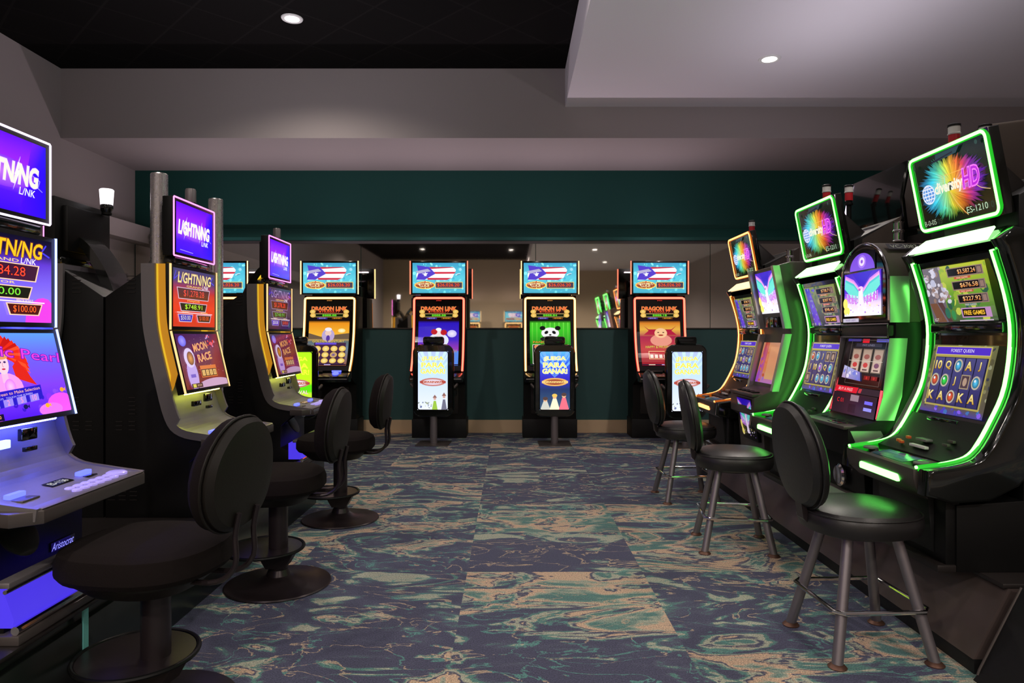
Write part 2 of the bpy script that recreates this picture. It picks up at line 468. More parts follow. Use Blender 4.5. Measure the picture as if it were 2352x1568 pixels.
def art_pearl():
    a = Art(1.6)
    a.vgrad([(0, (80, 20, 225)), (0.35, (125, 60, 245)), (0.7, (105, 90, 250)), (1, (90, 150, 255))])
    rr = random.Random(5)
    a.specks(14, (0.2, 0.02, 1.55, 0.22), 0.06, [(60, 20, 200), (130, 50, 250), (90, 40, 240)], 9)
    a.ell(1.45, 0.10, 0.24, 0.14, (230, 80, 235)); a.ell(1.25, 0.05, 0.2, 0.08, (225, 110, 245)); a.ell(0.3, 0.03, 0.2, 0.08, (230, 90, 240))
    # red-haired figure: hair, face, shoulders
    for i in range(26):
        t = i / 25; an = R(200 - 220 * t)
        x = 0.62 + 0.36 * math.cos(an); y = 0.66 + 0.30 * math.sin(an)
        a.poly([(0.62 - 0.05, 0.75), (0.62 + 0.05, 0.75), (x + 0.05, y - 0.1 * t), (x, y + 0.02)], rr.choice([(225, 40, 20), (190, 20, 15), (240, 75, 40)]))
    a.poly([(0.36, 0.66), (0.28, 0.35), (0.5, 0.45)], (200, 25, 20)); a.poly([(0.85, 0.68), (1.08, 0.36), (0.78, 0.46), (0.76, 0.6)], (215, 35, 25))
    a.ell(0.62, 0.36, 0.24, 0.17, (235, 150, 225)); a.rect(0.575, 0.42, 0.665, 0.6, (245, 180, 220))
    a.ell(0.62, 0.64, 0.09, 0.125, (250, 200, 215)); a.ell(0.62, 0.72, 0.095, 0.035, (225, 150, 90))
    a.ell(0.585, 0.655, 0.02, 0.012, (60, 40, 110)); a.ell(0.655, 0.655, 0.02, 0.012, (60, 40, 110)); a.ell(0.62, 0.575, 0.028, 0.01, (190, 40, 80))
    a.line([(0.62, 0.65), (0.612, 0.605), (0.63, 0.6)], 0.006, (190, 110, 140))
    a.ell(0.66, 0.37, 0.08, 0.09, (220, 120, 235), cc=(245, 190, 250))
    a.text('Magic Pearl', 0.82, 0.74, 0.16, (225, 60, 215), width=1.45, out=(90, 20, 170), rot=-0.12)
    a.poly([(0.1, 0.11), (1.12, 0.19), (1.12, 0.36), (0.1, 0.30)], (40, 25, 190))
    a.text('TOUCH Screen to Make Selection', 0.62, 0.295, 0.035, (250, 180, 150), width=0.95, rot=0.06)
    a.text('2 WAYS   TOUCH THE SCREEN', 0.66, 0.25, 0.02, (200, 190, 255), width=0.6, rot=0.06)
    for k, tx in enumerate(('1', '2', '5', '10')):
        a.poly([(0.3 + k * 0.2, 0.13 + k * 0.012), (0.44 + k * 0.2, 0.142 + k * 0.012), (0.44 + k * 0.2, 0.225 + k * 0.012), (0.3 + k * 0.2, 0.213 + k * 0.012)], (150, 130, 240))
        a.text(tx, 0.37 + k * 0.2, 0.178 + k * 0.012, 0.06, (255, 150, 190))
    for x, y, c in ((1.15, 0.1, (240, 170, 40)), (0.8, 0.12, (20, 20, 90)), (1.45, 0.27, (240, 160, 40))):
        a.ell(x, y, 0.035, 0.028, c); a.poly([(x + 0.03, y), (x + 0.06, y + 0.025), (x + 0.06, y - 0.025)], c)
    a.rect(0, 0.0, 0.45, 0.075, (20, 8, 50)); a.text('CREDIT $150.00', 0.22, 0.038, 0.04, (255, 180, 90), width=0.38)
    return a
def art_moon(v=0):
    a = Art(1.45)
    k = 1.0 if v == 0 else 0.85
    f = lambda c: tuple(x * k for x in c)
    a.vgrad([(0, f((120, 30, 35))), (0.4, f((115, 28, 50))), (1, f((72, 24, 84)))])
    a.poly([(0.9, 0), (1.45, 0), (1.45, 1), (1.15, 1)], [f((150, 45, 25)), f((120, 30, 40)), f((130, 30, 50)), f((80, 25, 80))])
    a.specks(60, (0.05, 0.2, 1.4, 0.98), 0.006, [(250, 200, 220), (200, 150, 230)], 4)
    a.ell(0.18, 0.87, 0.12, 0.10, f((110, 100, 240)), cc=f((170, 160, 255)))
    a.specks(16, (1.0, 0.72, 1.35, 0.97), 0.04, [f((230, 90, 110)), f((200, 170, 230)), f((240, 70, 40))], 8)
    a.ell(1.0, 0.02, 0.62, 0.13, f((205, 165, 200)), n=30)
    # astronaut
    a.ell(0.28, 0.25, 0.17, 0.3, f((195, 165, 235)), n=22); a.ell(0.28, 0.56, 0.17, 0.18, f((225, 205, 245))); a.ell(0.31, 0.55, 0.11, 0.125, f((110, 55, 20)), cc=f((235, 160, 50)))
    a.poly([(0.2, 0.2), (0.36, 0.2), (0.36, 0.26), (0.2, 0.26)], f((120, 90, 200)))
    a.text('MOON', 0.72, 0.76, 0.15, f((240, 165, 95)), width=0.5, out=f((130, 60, 90)), rot=0.12, off=0.03)
    a.text('RACE', 0.80, 0.56, 0.15, f((240, 165, 95)), width=0.5, out=f((130, 60, 90)), rot=0.12, off=0.03)
    a.rect(0.55, 0.18, 1.12, 0.40, f((225, 120, 50))); a.rect(0.565, 0.195, 1.105, 0.33, f((60, 22, 30)))
    for i in range(4):
        a.rect(0.59 + i * 0.13, 0.21, 0.69 + i * 0.13, 0.315, f((240, 190, 110))); a.text('1258'[i], 0.64 + i * 0.13, 0.262, 0.07, f((90, 60, 60)))
    a.rect(0.14, 0.01, 0.5, 0.09, f((70, 40, 50))); a.rect(0.18, 0.02, 0.28, 0.08, f((225, 210, 90))); a.text('$12.50', 0.39, 0.05, 0.04, f((250, 200, 160)))
    return a
def art_flag_top(bright=1.0):
    a = Art(1.72)
    a.vgrad([(0, (70, 165, 190)), (0.5, (90, 195, 215)), (1, (60, 150, 190))])
    a.specks(60, (0.02, 0.02, 1.7, 0.98), 0.07, [(80, 190, 210), (110, 215, 225), (70, 170, 200), (130, 225, 230)], 2)
    a.z += 1
    a.poly([(0.25, 0.9), (0.62, 0.82), (1.36, 0.84), (1.42, 0.76), (1.3, 0.5), (1.1, 0.42), (0.5, 0.45), (0.15, 0.42), (0.12, 0.6)], (235, 235, 245))
    a.poly([(0.45, 0.86), (1.3, 0.86), (1.36, 0.84), (0.62, 0.80)], (190, 40, 60))
    a.poly([(0.6, 0.70), (1.42, 0.70), (1.36, 0.64), (0.55, 0.63)], (200, 50, 70)); a.poly([(0.48, 0.5), (1.28, 0.5), (1.12, 0.43), (0.5, 0.44)], (190, 45, 65))
    a.poly([(0.14, 0.92), (0.55, 0.86), (0.75, 0.64), (0.4, 0.44), (0.12, 0.44), (0.2, 0.66)], (80, 60, 190))
    a.poly([(0.1, 0.72), (0.5, 0.80), (0.6, 0.72), (0.2, 0.64)], (170, 165, 200)); a.poly([(0.3, 0.64), (0.5, 0.66), (0.42, 0.55), (0.36, 0.62)], (250, 250, 255))
    st = []
    for i in range(10):
        r = 0.08 if i % 2 == 0 else 0.032; an = PI / 2 + i * PI / 5; st.append((0.42 + r * math.cos(an), 0.62 + r * math.sin(an)))
    a.poly(st, (250, 250, 255))
    a.ell(1.56, 0.78, 0.05, 0.05, (150, 210, 230)); a.ell(1.48, 0.62, 0.09, 0.025, (190, 225, 235), rot=0.3); a.ell(1.5, 0.61, 0.06, 0.012, (70, 100, 130), rot=0.3)
    a.ell(0.40, 0.26, 0.34, 0.13, (240, 200, 90)); a.ell(0.40, 0.26, 0.30, 0.10, (150, 70, 40))
    a.specks(20, (0.08, 0.14, 0.72, 0.38), 0.03, [(250, 225, 140), (220, 90, 60), (255, 245, 200)], 6)
    a.text('PUERTO RICO', 0.40, 0.30, 0.07, (255, 240, 190), width=0.5, out=(140, 40, 30)); a.text('GRAND', 0.40, 0.22, 0.05, (255, 240, 190), width=0.3, out=(140, 40, 30))
    a.rect(0.74, 0.15, 1.64, 0.37, (225, 205, 110)); a.rect(0.76, 0.17, 1.62, 0.35, (70, 60, 80))
    a.text('$26,026.20', 1.17, 0.26, 0.12, (250, 90, 45), width=0.72, out=(120, 20, 15))
    return a
def art_dragon(kind):
    a = Art(0.64)
    A = {'gold': [(0, (150, 90, 60)), (0.3, (110, 130, 150)), (0.42, (95, 110, 110)), (0.5, (250, 190, 60)), (0.72, (240, 150, 30)), (0.76, (20, 10, 12)), (1, (10, 6, 10))],
         'moon': [(0, (90, 140, 240)), (0.15, (70, 90, 230)), (0.3, (150, 60, 180)), (0.45, (70, 40, 200)), (0.72, (45, 25, 190)), (0.76, (30, 6, 10)), (1, (20, 4, 8))],
         'panda': [(0, (10, 60, 10)), (0.3, (30, 120, 20)), (0.6, (60, 200, 40)), (0.72, (70, 190, 40)), (0.76, (8, 12, 8)), (1, (10, 6, 6))],
         'happy': [(0, (150, 20, 40)), (0.3, (200, 60, 60)), (0.5, (170, 20, 70)), (0.62, (235, 180, 70)), (0.72, (220, 130, 40)), (0.76, (30, 6, 8)), (1, (20, 5, 8))]}[kind]
    a.vgrad(A)
    if kind == 'gold':
        a.ell(0.52, 0.60, 0.06, 0.035, (255, 225, 120), cc=(255, 255, 220))
        a.poly([(0, 0.56), (0.2, 0.5), (0.4, 0.53), (0.64, 0.56), (0.64, 0.46), (0, 0.46)], (110, 90, 70))
        a.ell(0.31, 0.52, 0.10, 0.11, (190, 170, 215)); a.ell(0.31, 0.56, 0.05, 0.045, (240, 205, 190)); a.ell(0.31, 0.47, 0.03, 0.055, (90, 60, 160)); a.ell(0.31, 0.62, 0.055, 0.03, (245, 240, 250))
        a.text('GOLDEN CENTURY', 0.32, 0.425, 0.035, (255, 225, 90), width=0.5, out=(120, 50, 20))
        a.rect(0.1, 0.02, 0.6, 0.40, (70, 40, 70))
        a.rect(0.12, 0.37, 0.45, 0.40, (110, 80, 220))
        for r_ in range(3):
            for c_ in range(4):
                a.ell(0.16 + c_ * 0.13, 0.30 - r_ * 0.105, 0.055, 0.048, (235, 190, 80), cc=(255, 240, 160) if (r_, c_) != (1, 2) else (60, 40, 160), n=14)
    elif kind == 'moon':
        a.ell(0.53, 0.55, 0.075, 0.06, (200, 190, 250), cc=(245, 240, 255))
        a.ell(0.32, 0.44, 0.16, 0.12, (230, 235, 250)); a.ell(0.32, 0.56, 0.055, 0.06, (245, 225, 225)); a.ell(0.25, 0.58, 0.05, 0.045, (190, 30, 40)); a.ell(0.40, 0.57, 0.05, 0.045, (190, 30, 40)); a.ell(0.32, 0.62, 0.045, 0.025, (250, 250, 250))
        a.poly([(0, 0.2), (0.3, 0.28), (0.64, 0.26), (0.64, 0), (0, 0)], (90, 140, 235))
        a.text('AUTUMN MOON', 0.4, 0.26, 0.04, (60, 40, 60), width=0.42, out=(250, 200, 200)); a.rect(0.4, 0.17, 0.5, 0.2, (250, 210, 110))
    elif kind == 'panda':
        for i in range(9): a.rect(0.03 + i * 0.07, 0.3, 0.05 + i * 0.07, 0.73, (40, 150, 25), (110, 230, 70))
        a.ell(0.32, 0.56, 0.14, 0.09, (245, 245, 245)); a.ell(0.2, 0.64, 0.045, 0.035, (15, 15, 15)); a.ell(0.44, 0.64, 0.045, 0.035, (15, 15, 15))
        a.ell(0.26, 0.57, 0.033, 0.024, (15, 15, 15), rot=0.6); a.ell(0.38, 0.57, 0.033, 0.024, (15, 15, 15), rot=-0.6); a.ell(0.32, 0.53, 0.02, 0.012, (20, 20, 20)); a.ell(0.32, 0.46, 0.16, 0.05, (30, 30, 32))
        a.text('PANDA MAGIC', 0.3, 0.41, 0.035, (255, 160, 60), width=0.5, out=(60, 30, 10))
        a.rect(0.04, 0.03, 0.6, 0.37, (15, 10, 20)); a.frame(0.04, 0.03, 0.6, 0.37, 0.008, (240, 240, 230))
        for i in range(4):
            a.ell(0.11, 0.33 - i * 0.085, 0.045, 0.036, [(235, 140, 90), (70, 80, 220), (220, 60, 60), (240, 200, 180)][i]); a.ell(0.3, 0.33 - i * 0.085, 0.045, 0.036, (230, 190, 80))
    else:
        a.poly([(0.06, 0.68), (0.14, 0.62), (0.5, 0.62), (0.58, 0.68), (0.5, 0.6), (0.58, 0.53), (0.06, 0.53), (0.14, 0.6)], (180, 25, 60))
        a.ell(0.33, 0.44, 0.17, 0.10, (235, 150, 130)); a.ell(0.33, 0.56, 0.10, 0.08, (250, 200, 150)); a.ell(0.29, 0.57, 0.015, 0.008, (70, 30, 20)); a.ell(0.37, 0.57, 0.015, 0.008, (70, 30, 20)); a.ell(0.33, 0.525, 0.04, 0.012, (170, 50, 40))
        a.text('HAPPY & PROSPEROUS', 0.33, 0.33, 0.04, (250, 220, 90), width=0.5, out=(80, 70, 20))
        a.rect(0.12, 0.12, 0.56, 0.26, (190, 30, 40)); a.frame(0.12, 0.12, 0.56, 0.26, 0.01, (250, 210, 150))
        for i in range(6): a.rect(0.14 + i * 0.07, 0.14, 0.19 + i * 0.07, 0.2, (245, 225, 210))
    a.text('DRAGON LINK', 0.32, 0.957, 0.062, (250, 90, 40), width=0.56, out=(250, 190, 110), off=0.02)
    a.rect(0.05, 0.885, 0.59, 0.925, (40, 8, 10)); a.text('$10,022.77', 0.32, 0.905, 0.035, (255, 110, 60), width=0.33, out=(200, 30, 20))
    for y, tx, c in ((0.845, {'gold': '$888.88', 'moon': '$888.88', 'panda': '$888.84', 'happy': '$888.18'}[kind], (120, 250, 50)),):
        a.rect(0.05, y - 0.018, 0.59, y + 0.018, (10, 30, 8)); a.text(tx, 0.32, y, 0.03, c, width=0.22, out=(60, 200, 30))
    a.rect(0.13, 0.785, 0.29, 0.812, (60, 40, 130)); a.text('$50.00', 0.21, 0.798, 0.02, (180, 170, 255), width=0.1)
    a.rect(0.36, 0.785, 0.52, 0.812, (110, 60, 10)); a.text('$10.00', 0.44, 0.798, 0.02, (255, 190, 60), width=0.1)
    a.line([(0.04, 0.872), (0.6, 0.872)], 0.006, (250, 210, 130)); a.line([(0.06, 0.82), (0.58, 0.82)], 0.005, (250, 210, 130))
    for x, y in ((0.055, 0.905), (0.585, 0.905), (0.06, 0.845), (0.58, 0.845)): a.ell(x, y, 0.045, 0.034, (230, 180, 80), cc=(250, 220, 130))
    a.rect(0.0, 0.0, 0.64, 0.022, (40, 20, 50)); a.rect(0.1, 0.004, 0.2, 0.018, (240, 230, 200)); a.rect(0.3, 0.004, 0.4, 0.018, (200, 190, 255))
    return a
def hsv(h, s_, v):
    import colorsys
    r, g, b = colorsys.hsv_to_rgb(h % 1, s_, v); return (r * 255, g * 255, b * 255)
def art_orb(code=None, code2=None, big=True):
    a = Art(1.38)
    a.rect(0, 0, 1.38, 1, (6, 22, 12))
    cx, cy = 0.68, 0.5; rr = random.Random(11)
    def hue(x):
        t = max(0, min(1, (x - 0.08) / 1.2))
        st = [(0, (70, 150, 250)), (0.25, (60, 215, 240)), (0.4, (120, 235, 160)), (0.5, (245, 225, 60)), (0.62, (245, 140, 40)), (0.72, (220, 60, 60)), (0.8, (190, 50, 220)), (1, (70, 40, 220))]
        for (t0, c0), (t1, c1) in zip(st, st[1:]):
            if t <= t1:
                f = (t - t0) / (t1 - t0); return tuple(c0[i] * (1 - f) + c1[i] * f for i in range(3))
        return st[-1][1]
    for L_, (n, r0, r1, br) in enumerate(((170, 0.42, 0.58, 0.85), (150, 0.34, 0.52, 1.1))):
        a.z += 1
        for i in range(n):
            an = 2 * PI * (i + rr.random() * 0.8) / n; r = rr.uniform(r0, r1); w_ = 0.05
            tip = (cx + r * 1.18 * math.cos(an), cy + r * 0.84 * math.sin(an))
            b1 = (cx + 0.06 * math.cos(an) - w_ * math.sin(an), cy + 0.06 * math.sin(an) + w_ * math.cos(an))
            b2 = (cx + 0.06 * math.cos(an) + w_ * math.sin(an), cy + 0.06 * math.sin(an) - w_ * math.cos(an))
            m1 = (cx + 0.8 * r * math.cos(an) + w_ * 0.5 * math.sin(an), cy + 0.6 * r * math.sin(an) - w_ * 0.5 * math.cos(an))
            m2 = (cx + 0.8 * r * math.cos(an) - w_ * 0.5 * math.sin(an), cy + 0.6 * r * math.sin(an) + w_ * 0.5 * math.cos(an))
            ct = hue(tip[0]); cm = hue((m1[0]))
            if math.sin(an) < -0.6 and abs(math.cos(an) + 0.15) < 0.4: ct = (90, 230, 60)
            k = rr.uniform(0.75, 1.0) * br
            a.z += 0.12
            a.poly([b2, m1, tip, m2, b1], [tuple(min(255, c * k) for c in hue(b2[0])), tuple(min(255, c * k) for c in cm), tuple(min(255, c * k * 0.62) for c in ct), tuple(c * k for c in cm), tuple(c * k for c in hue(b1[0]))], keep=True)
    a.z += 1
    a.poly([(0.52, 0.98), (0.98, 0.98), (0.9, 0.9), (0.5, 0.88)], (30, 60, 70)); a.line([(0.42, 0.89), (0.84, 0.93)], 0.02, (20, 20, 40))
    a.line([(0.62, 0.66), (0.95, 0.66), (0.97, 0.5)], 0.008, (255, 190, 90)); a.line([(0.62, 0.66), (0.6, 0.5)], 0.008, (120, 250, 255))
    a.line(smoothpath([(0.68, 0.42), (0.76, 0.25), (0.92, 0.05)], 6), 0.009, (250, 200, 110)); a.line(smoothpath([(1.08, 0.48), (1.2, 0.36), (1.36, 0.3)], 6), 0.009, (240, 200, 140))
    # ringed globe mark + lettering
    gx = 0.26
    a.ell(gx, 0.47, 0.13, 0.14, (235, 240, 255), n=26); a.ell(gx, 0.47, 0.112, 0.122, (90, 150, 225), n=26)
    for dy in (-0.07, -0.02, 0.03, 0.08): a.line([(gx - 0.11, 0.47 + dy), (gx + 0.11, 0.47 + dy)], 0.016, (235, 240, 255))
    a.line([(gx, 0.34), (gx, 0.6)], 0.014, (235, 240, 255)); a.line(smoothpath([(gx - 0.02, 0.35), (gx - 0.07, 0.47), (gx - 0.02, 0.59)], 4), 0.012, (235, 240, 255)); a.line(smoothpath([(gx + 0.02, 0.35), (gx + 0.07, 0.47), (gx + 0.02, 0.59)], 4), 0.012, (235, 240, 255))
    a.text('diversity', 0.67, 0.49, 0.19, (255, 245, 200), width=0.52, out=(255, 255, 255), shear=0.12)
    a.text('HD', 1.09, 0.53, 0.24, (190, 30, 220), width=0.28, out=(250, 120, 250), shear=0.12, ow=0.06)
    if code: a.text(code, 1.1, 0.11, 0.085, (190, 225, 190), width=0.36)
    if code2: a.text(code2, 0.2, 0.07, 0.075, (170, 190, 160), width=0.24)
    a.ell(0.08, 0.9, 0.025, 0.03, (40, 70, 50)); a.ell(1.28, 0.93, 0.025, 0.03, (40, 70, 60))
    return a
def art_jackpots(v):
    a = Art(1.5)
    if v == 1:
        a.vgrad([(0, (70, 90, 60)), (0.5, (110, 160, 50)), (1, (190, 200, 60))])
        a.specks(50, (0.3, 0.0, 1.5, 1.0), 0.09, [(90, 150, 50), (150, 180, 60), (60, 120, 60), (190, 200, 80), (50, 90, 70)], 12)
        a.rect(0.0, 0.0, 0.42, 1.0, (110, 100, 110)); a.specks(50, (0.0, 0.35, 0.55, 0.98), 0.07, [(190, 190, 215), (170, 150, 150), (215, 210, 225), (150, 120, 110)], 14)
        a.poly([(0.02, 0.35), (0.2, 0.35), (0.35, 0.0), (0.12, 0.0)], (120, 80, 60)); a.poly([(0.22, 0.36), (0.34, 0.36), (0.5, 0.0), (0.4, 0.0)], (90, 60, 60))
        a.ell(0.42, 0.16, 0.06, 0.1, (50, 110, 90)); a.ell(0.56, 0.12, 0.05, 0.09, (60, 140, 80))
        rows = [('$3,587.24', (200, 90, 60)), ('$676.58', (190, 60, 60)), ('$227.92', (60, 120, 130))]
    else:
        a.vgrad([(0, (60, 60, 80)), (0.5, (90, 100, 90)), (1, (140, 150, 80))])
        a.specks(50, (0.0, 0.0, 1.5, 1.0), 0.09, [(90, 110, 80), (130, 140, 90), (70, 80, 110), (150, 150, 110)], 15)
        a.poly([(0.08, 0.98), (0.3, 0.98), (0.5, 0.02), (0.18, 0.02)], [(70, 50, 180), (90, 70, 190), (120, 80, 220), (90, 60, 200)])
        a.specks(24, (0.05, 0.0, 0.5, 0.95), 0.05, [(110, 80, 220), (80, 60, 180), (130, 140, 200), (150, 150, 170)], 17)
        rows = [('$738.71', (180, 110, 60)), ('$307.92', (190, 60, 60)), ('$98.45', (60, 120, 130))]
    for i, (t, c) in enumerate(rows):
        y = 0.86 - i * 0.235; x0 = 0.62 + i * 0.07
        a.rect(x0, y - 0.075, 1.44, y + 0.085, (150, 120, 110)); a.rect(x0 + 0.02, y - 0.055, 1.3, y + 0.07, (16, 14, 20)); a.frame(1.31, y - 0.06, 1.42, y + 0.07, 0.015, (90, 80, 80))
        a.text(t, 1.08, y + 0.005, 0.085, (255, 150, 40), width=0.4, c2=(255, 225, 160), out=(120, 30, 20))
        a.rect(x0 + 0.15, y - 0.115, 1.15, y - 0.078, c); a.text('FREE GAMES', (x0 + 0.15 + 1.15) / 2, y - 0.097, 0.025, (250, 220, 190), width=0.26)
    a.rect(0.78, 0.07, 1.44, 0.24, (190, 140, 190)); a.rect(0.81, 0.09, 1.32, 0.22, (24, 18, 14))
    a.text('FREE GAMES', 1.07, 0.155, 0.075, (255, 200, 60), width=0.46, out=(110, 60, 10), off=0.02)
    a.line([(0.7, 0.02), (1.45, 0.02)], 0.02, (200, 180, 200)); a.text('IGT', 0.14, 0.05, 0.05, (220, 210, 200))
    return a
def art_reels(v):
    a = Art(1.28)
    base = [(0, (70, 60, 150)), (0.1, (90, 80, 70)), (1, (110, 110, 70))]
    a.vgrad(base)
    a.specks(80, (0.0, 0.08, 1.28, 1.0), 0.05, [(90, 85, 60), (130, 125, 90), (60, 60, 70), (150, 150, 120)], 21)
    a.specks(20, (0.0, 0.0, 1.28, 0.09), 0.04, [(70, 60, 190), (130, 90, 230), (60, 110, 180)], 23)
    a.rect(0.09, 0.1, 1.2, 0.985, (175, 160, 80)); a.rect(0.115, 0.125, 1.175, 0.82, (40, 38, 80))
    a.rect(0.1, 0.86, 1.18, 0.965, (85, 50, 200)); a.frame(0.09, 0.85, 1.19, 0.975, 0.01, (210, 195, 120))
    a.text('FOREST QUEEN', 0.64, 0.912, 0.055, (235, 225, 255), width=0.46)
    grid = [['10', 'Q', 'b', 'A', 'J'], ['r', 'g', 'J', 'h', 'b'], ['K', 'A', 'r', 'K', 'A']]
    if v == 2: grid = [['r', 'b', 'J', 'h', 'h'], ['J', '10', 'p', 'Q', 'b'], ['h', 'J', 'b', 'b', 'b']]
    for c_ in range(5):
        a.rect(0.13 + c_ * 0.21, 0.135, 0.32 + c_ * 0.21, 0.81, (46, 42, 100), (80, 76, 130))
        a.rect(0.32 + c_ * 0.21, 0.13, 0.335 + c_ * 0.21, 0.815, (20, 18, 40))
    for r_ in range(3):
        for c_ in range(5):
            x = 0.225 + c_ * 0.21; y = 0.70 - r_ * 0.225; t = grid[r_][c_]
            if t in 'brgp' and len(t) == 1:
                col = {'b': (70, 160, 215), 'r': (215, 80, 50), 'g': (50, 190, 70), 'p': (150, 90, 210)}[t]
                a.ell(x, y, 0.082, 0.095, (190, 180, 160)); a.ell(x, y, 0.06, 0.072, tuple(c * 0.6 for c in col), cc=tuple(min(255, c * 1.3) for c in col)); a.ell(x - 0.015, y + 0.025, 0.02, 0.02, (220, 235, 245))
            elif t == 'h':
                a.rect(x - 0.085, y - 0.1, x + 0.085, y + 0.1, (170, 150, 120)); a.rect(x - 0.07, y - 0.085, x + 0.07, y + 0.085, (80, 60, 70)); a.ell(x, y, 0.04, 0.06, (180, 150, 130))
            else: a.text(t, x, y, 0.13, (200, 150, 40), c2=(255, 240, 160), out=(60, 40, 30), off=0.03)
    return a
def art_bird(asp=0.9):
    a = Art(asp); k = asp / 0.9
    a.vgrad([(0, (245, 240, 250)), (0.28, (225, 205, 250)), (0.5, (90, 60, 210)), (1, (60, 20, 190))])
    a.poly([(0.2 * k, 1), (0.7 * k, 1), (0.45 * k, 0.62)], (45, 12, 190))
    for sgn in (-1, 1):
        cx = 0.45 * k
        for i, (c, w_) in enumerate((((200, 120, 235), 0), ((230, 160, 220), 0.04), ((70, 190, 200), 0.09), ((100, 215, 205), 0.14))):
            a.poly([(cx + sgn * 0.04 * k, 0.62 - w_), (cx + sgn * 0.2 * k, 0.84 - w_), (cx + sgn * 0.42 * k, 0.97 - w_), (cx + sgn * 0.44 * k, 0.8 - w_), (cx + sgn * 0.24 * k, 0.56 - w_), (cx + sgn * 0.08 * k, 0.42 - w_)], c)
        for j in range(8):
            x = cx + sgn * (0.1 + 0.04 * j) * k
            a.poly([(x, 0.46 + 0.012 * j), (x + 0.02 * k * sgn, 0.46 + 0.012 * j), (x + 0.015 * k * sgn, 0.22 + 0.02 * j), (x - 0.005 * k, 0.24 + 0.02 * j)], (235, 120, 235) if j % 2 else (245, 235, 255))
    a.text('PHOENIX', 0.24 * k, 0.36, 0.13, (240, 140, 235), width=0.34 * k, out=(90, 40, 190), rot=-0.15); a.text('RISING', 0.68 * k, 0.38, 0.13, (240, 140, 235), width=0.3 * k, out=(90, 40, 190), rot=0.15)
    a.ell(0.45 * k, 0.62, 0.06 * k, 0.055, (250, 190, 230)); a.poly([(0.4 * k, 0.6), (0.5 * k, 0.6), (0.52 * k, 0.1), (0.38 * k, 0.1)], (245, 225, 250)); a.ell(0.42 * k, 0.60, 0.03 * k, 0.03, (190, 90, 200))
    a.ell(0.06 * k, 0.3, 0.06 * k, 0.12, (245, 225, 110)); a.ell(0.1 * k, 0.12, 0.08 * k, 0.1, (245, 225, 110))
    a.specks(20, (0.1 * k, 0.02, 0.88 * k, 0.25), 0.03 * k, [(250, 240, 250), (235, 220, 120), (160, 120, 220)], 31)
    return a
def art_seat(v):
    a = Art(0.53)
    if v == 'color':
        a.vgrad([(0, (60, 90, 120)), (0.35, (30, 50, 100)), (0.55, (50, 40, 190)), (0.8, (50, 90, 225)), (1, (90, 180, 250))])
        tc, oc = (255, 225, 120), (250, 250, 255)
        tt = ('¡JUEGA', 'PARA', 'GANAR!')
    elif v == 'lime':
        a.vgrad([(0, (190, 235, 30)), (0.3, (190, 240, 50)), (0.34, (90, 220, 20)), (0.44, (90, 220, 20)), (0.48, (190, 240, 30)), (1, (170, 240, 30))])
        tc, oc = (235, 245, 60), (190, 235, 40); tt = ('¡JUEGA', 'PARA', 'GANAR!')
    else:
        a.vgrad([(0, (225, 230, 245)), (0.35, (205, 220, 250)), (0.7, (180, 215, 250)), (1, (175, 190, 245))])
        tc, oc = (235, 225, 90), (225, 235, 225); tt = ('¡JUEGA', 'PARA', 'GANAR!')
    if v != 'lime':
        a.z += 1
        for i in range(12):
            an = R(20 + i * 12); a.poly([(0.26, 0.55), (0.26 + 0.7 * math.cos(an), 0.55 + 0.7 * math.sin(an)), (0.26 + 0.7 * math.cos(an + 0.09), 0.55 + 0.7 * math.sin(an + 0.09))], (110, 170, 250) if v == 'color' else (195, 225, 252), keep=True)
    for i, t in enumerate(tt): a.text(t, 0.265, 0.87 - i * 0.105, 0.085, tc, width=(0.38, 0.4, 0.43)[i], out=oc, off=0.03)
    a.ell(0.265, 0.475, 0.22, 0.07, (225, 170, 90) if v == 'color' else (190, 120, 110)); a.ell(0.265, 0.475, 0.18, 0.045, (140, 40, 30) if v == 'color' else (225, 215, 235)); a.rect(0.04, 0.455, 0.49, 0.495, (235, 195, 120) if v == 'color' else (170, 70, 60))
    a.text('CARNIVAL', 0.265, 0.475, 0.03, (130, 40, 30) if v == 'color' else (250, 230, 220), width=0.34)
    if v == 'color':
        for x, c, h_ in ((0.1, (200, 200, 190), 0.22), (0.26, (250, 240, 200), 0.28), (0.42, (230, 110, 130), 0.3)):
            a.poly([(x - 0.09, 0.0), (x + 0.09, 0.0), (x + 0.03, h_ * 0.7), (x - 0.03, h_ * 0.7)], c); a.ell(x, h_ * 0.8, 0.035, 0.035, (225, 170, 130)); a.ell(x, h_ * 0.88, 0.045, 0.03, (230, 190, 90) if x == 0.26 else (80, 60, 60))
    elif v == 'white':
        for x, c, h_ in ((0.3, (150, 190, 70), 0.26), (0.46, (110, 110, 130), 0.3)):
            a.poly([(x - 0.05, 0.0), (x + 0.05, 0.0), (x + 0.02, h_ * 0.6), (x - 0.02, h_ * 0.6)], c); a.ell(x, h_ * 0.75, 0.025, 0.025, (200, 160, 150)); a.poly([(x - 0.04, h_ * 0.8), (x + 0.04, h_ * 0.8), (x, h_)], (140, 100, 90))
        a.specks(16, (0.02, 0.02, 0.25, 0.15), 0.02, [(130, 140, 130), (110, 120, 160), (170, 180, 150)], 5)
    else:
        a.specks(16, (0.05, 0.05, 0.5, 0.25), 0.03, [(220, 230, 60), (170, 220, 40), (240, 240, 150)], 5)
        a.text('CARNIVAL', 0.265, 0.33, 0.06, (250, 240, 230), width=0.4, out=(190, 60, 90))
    return a

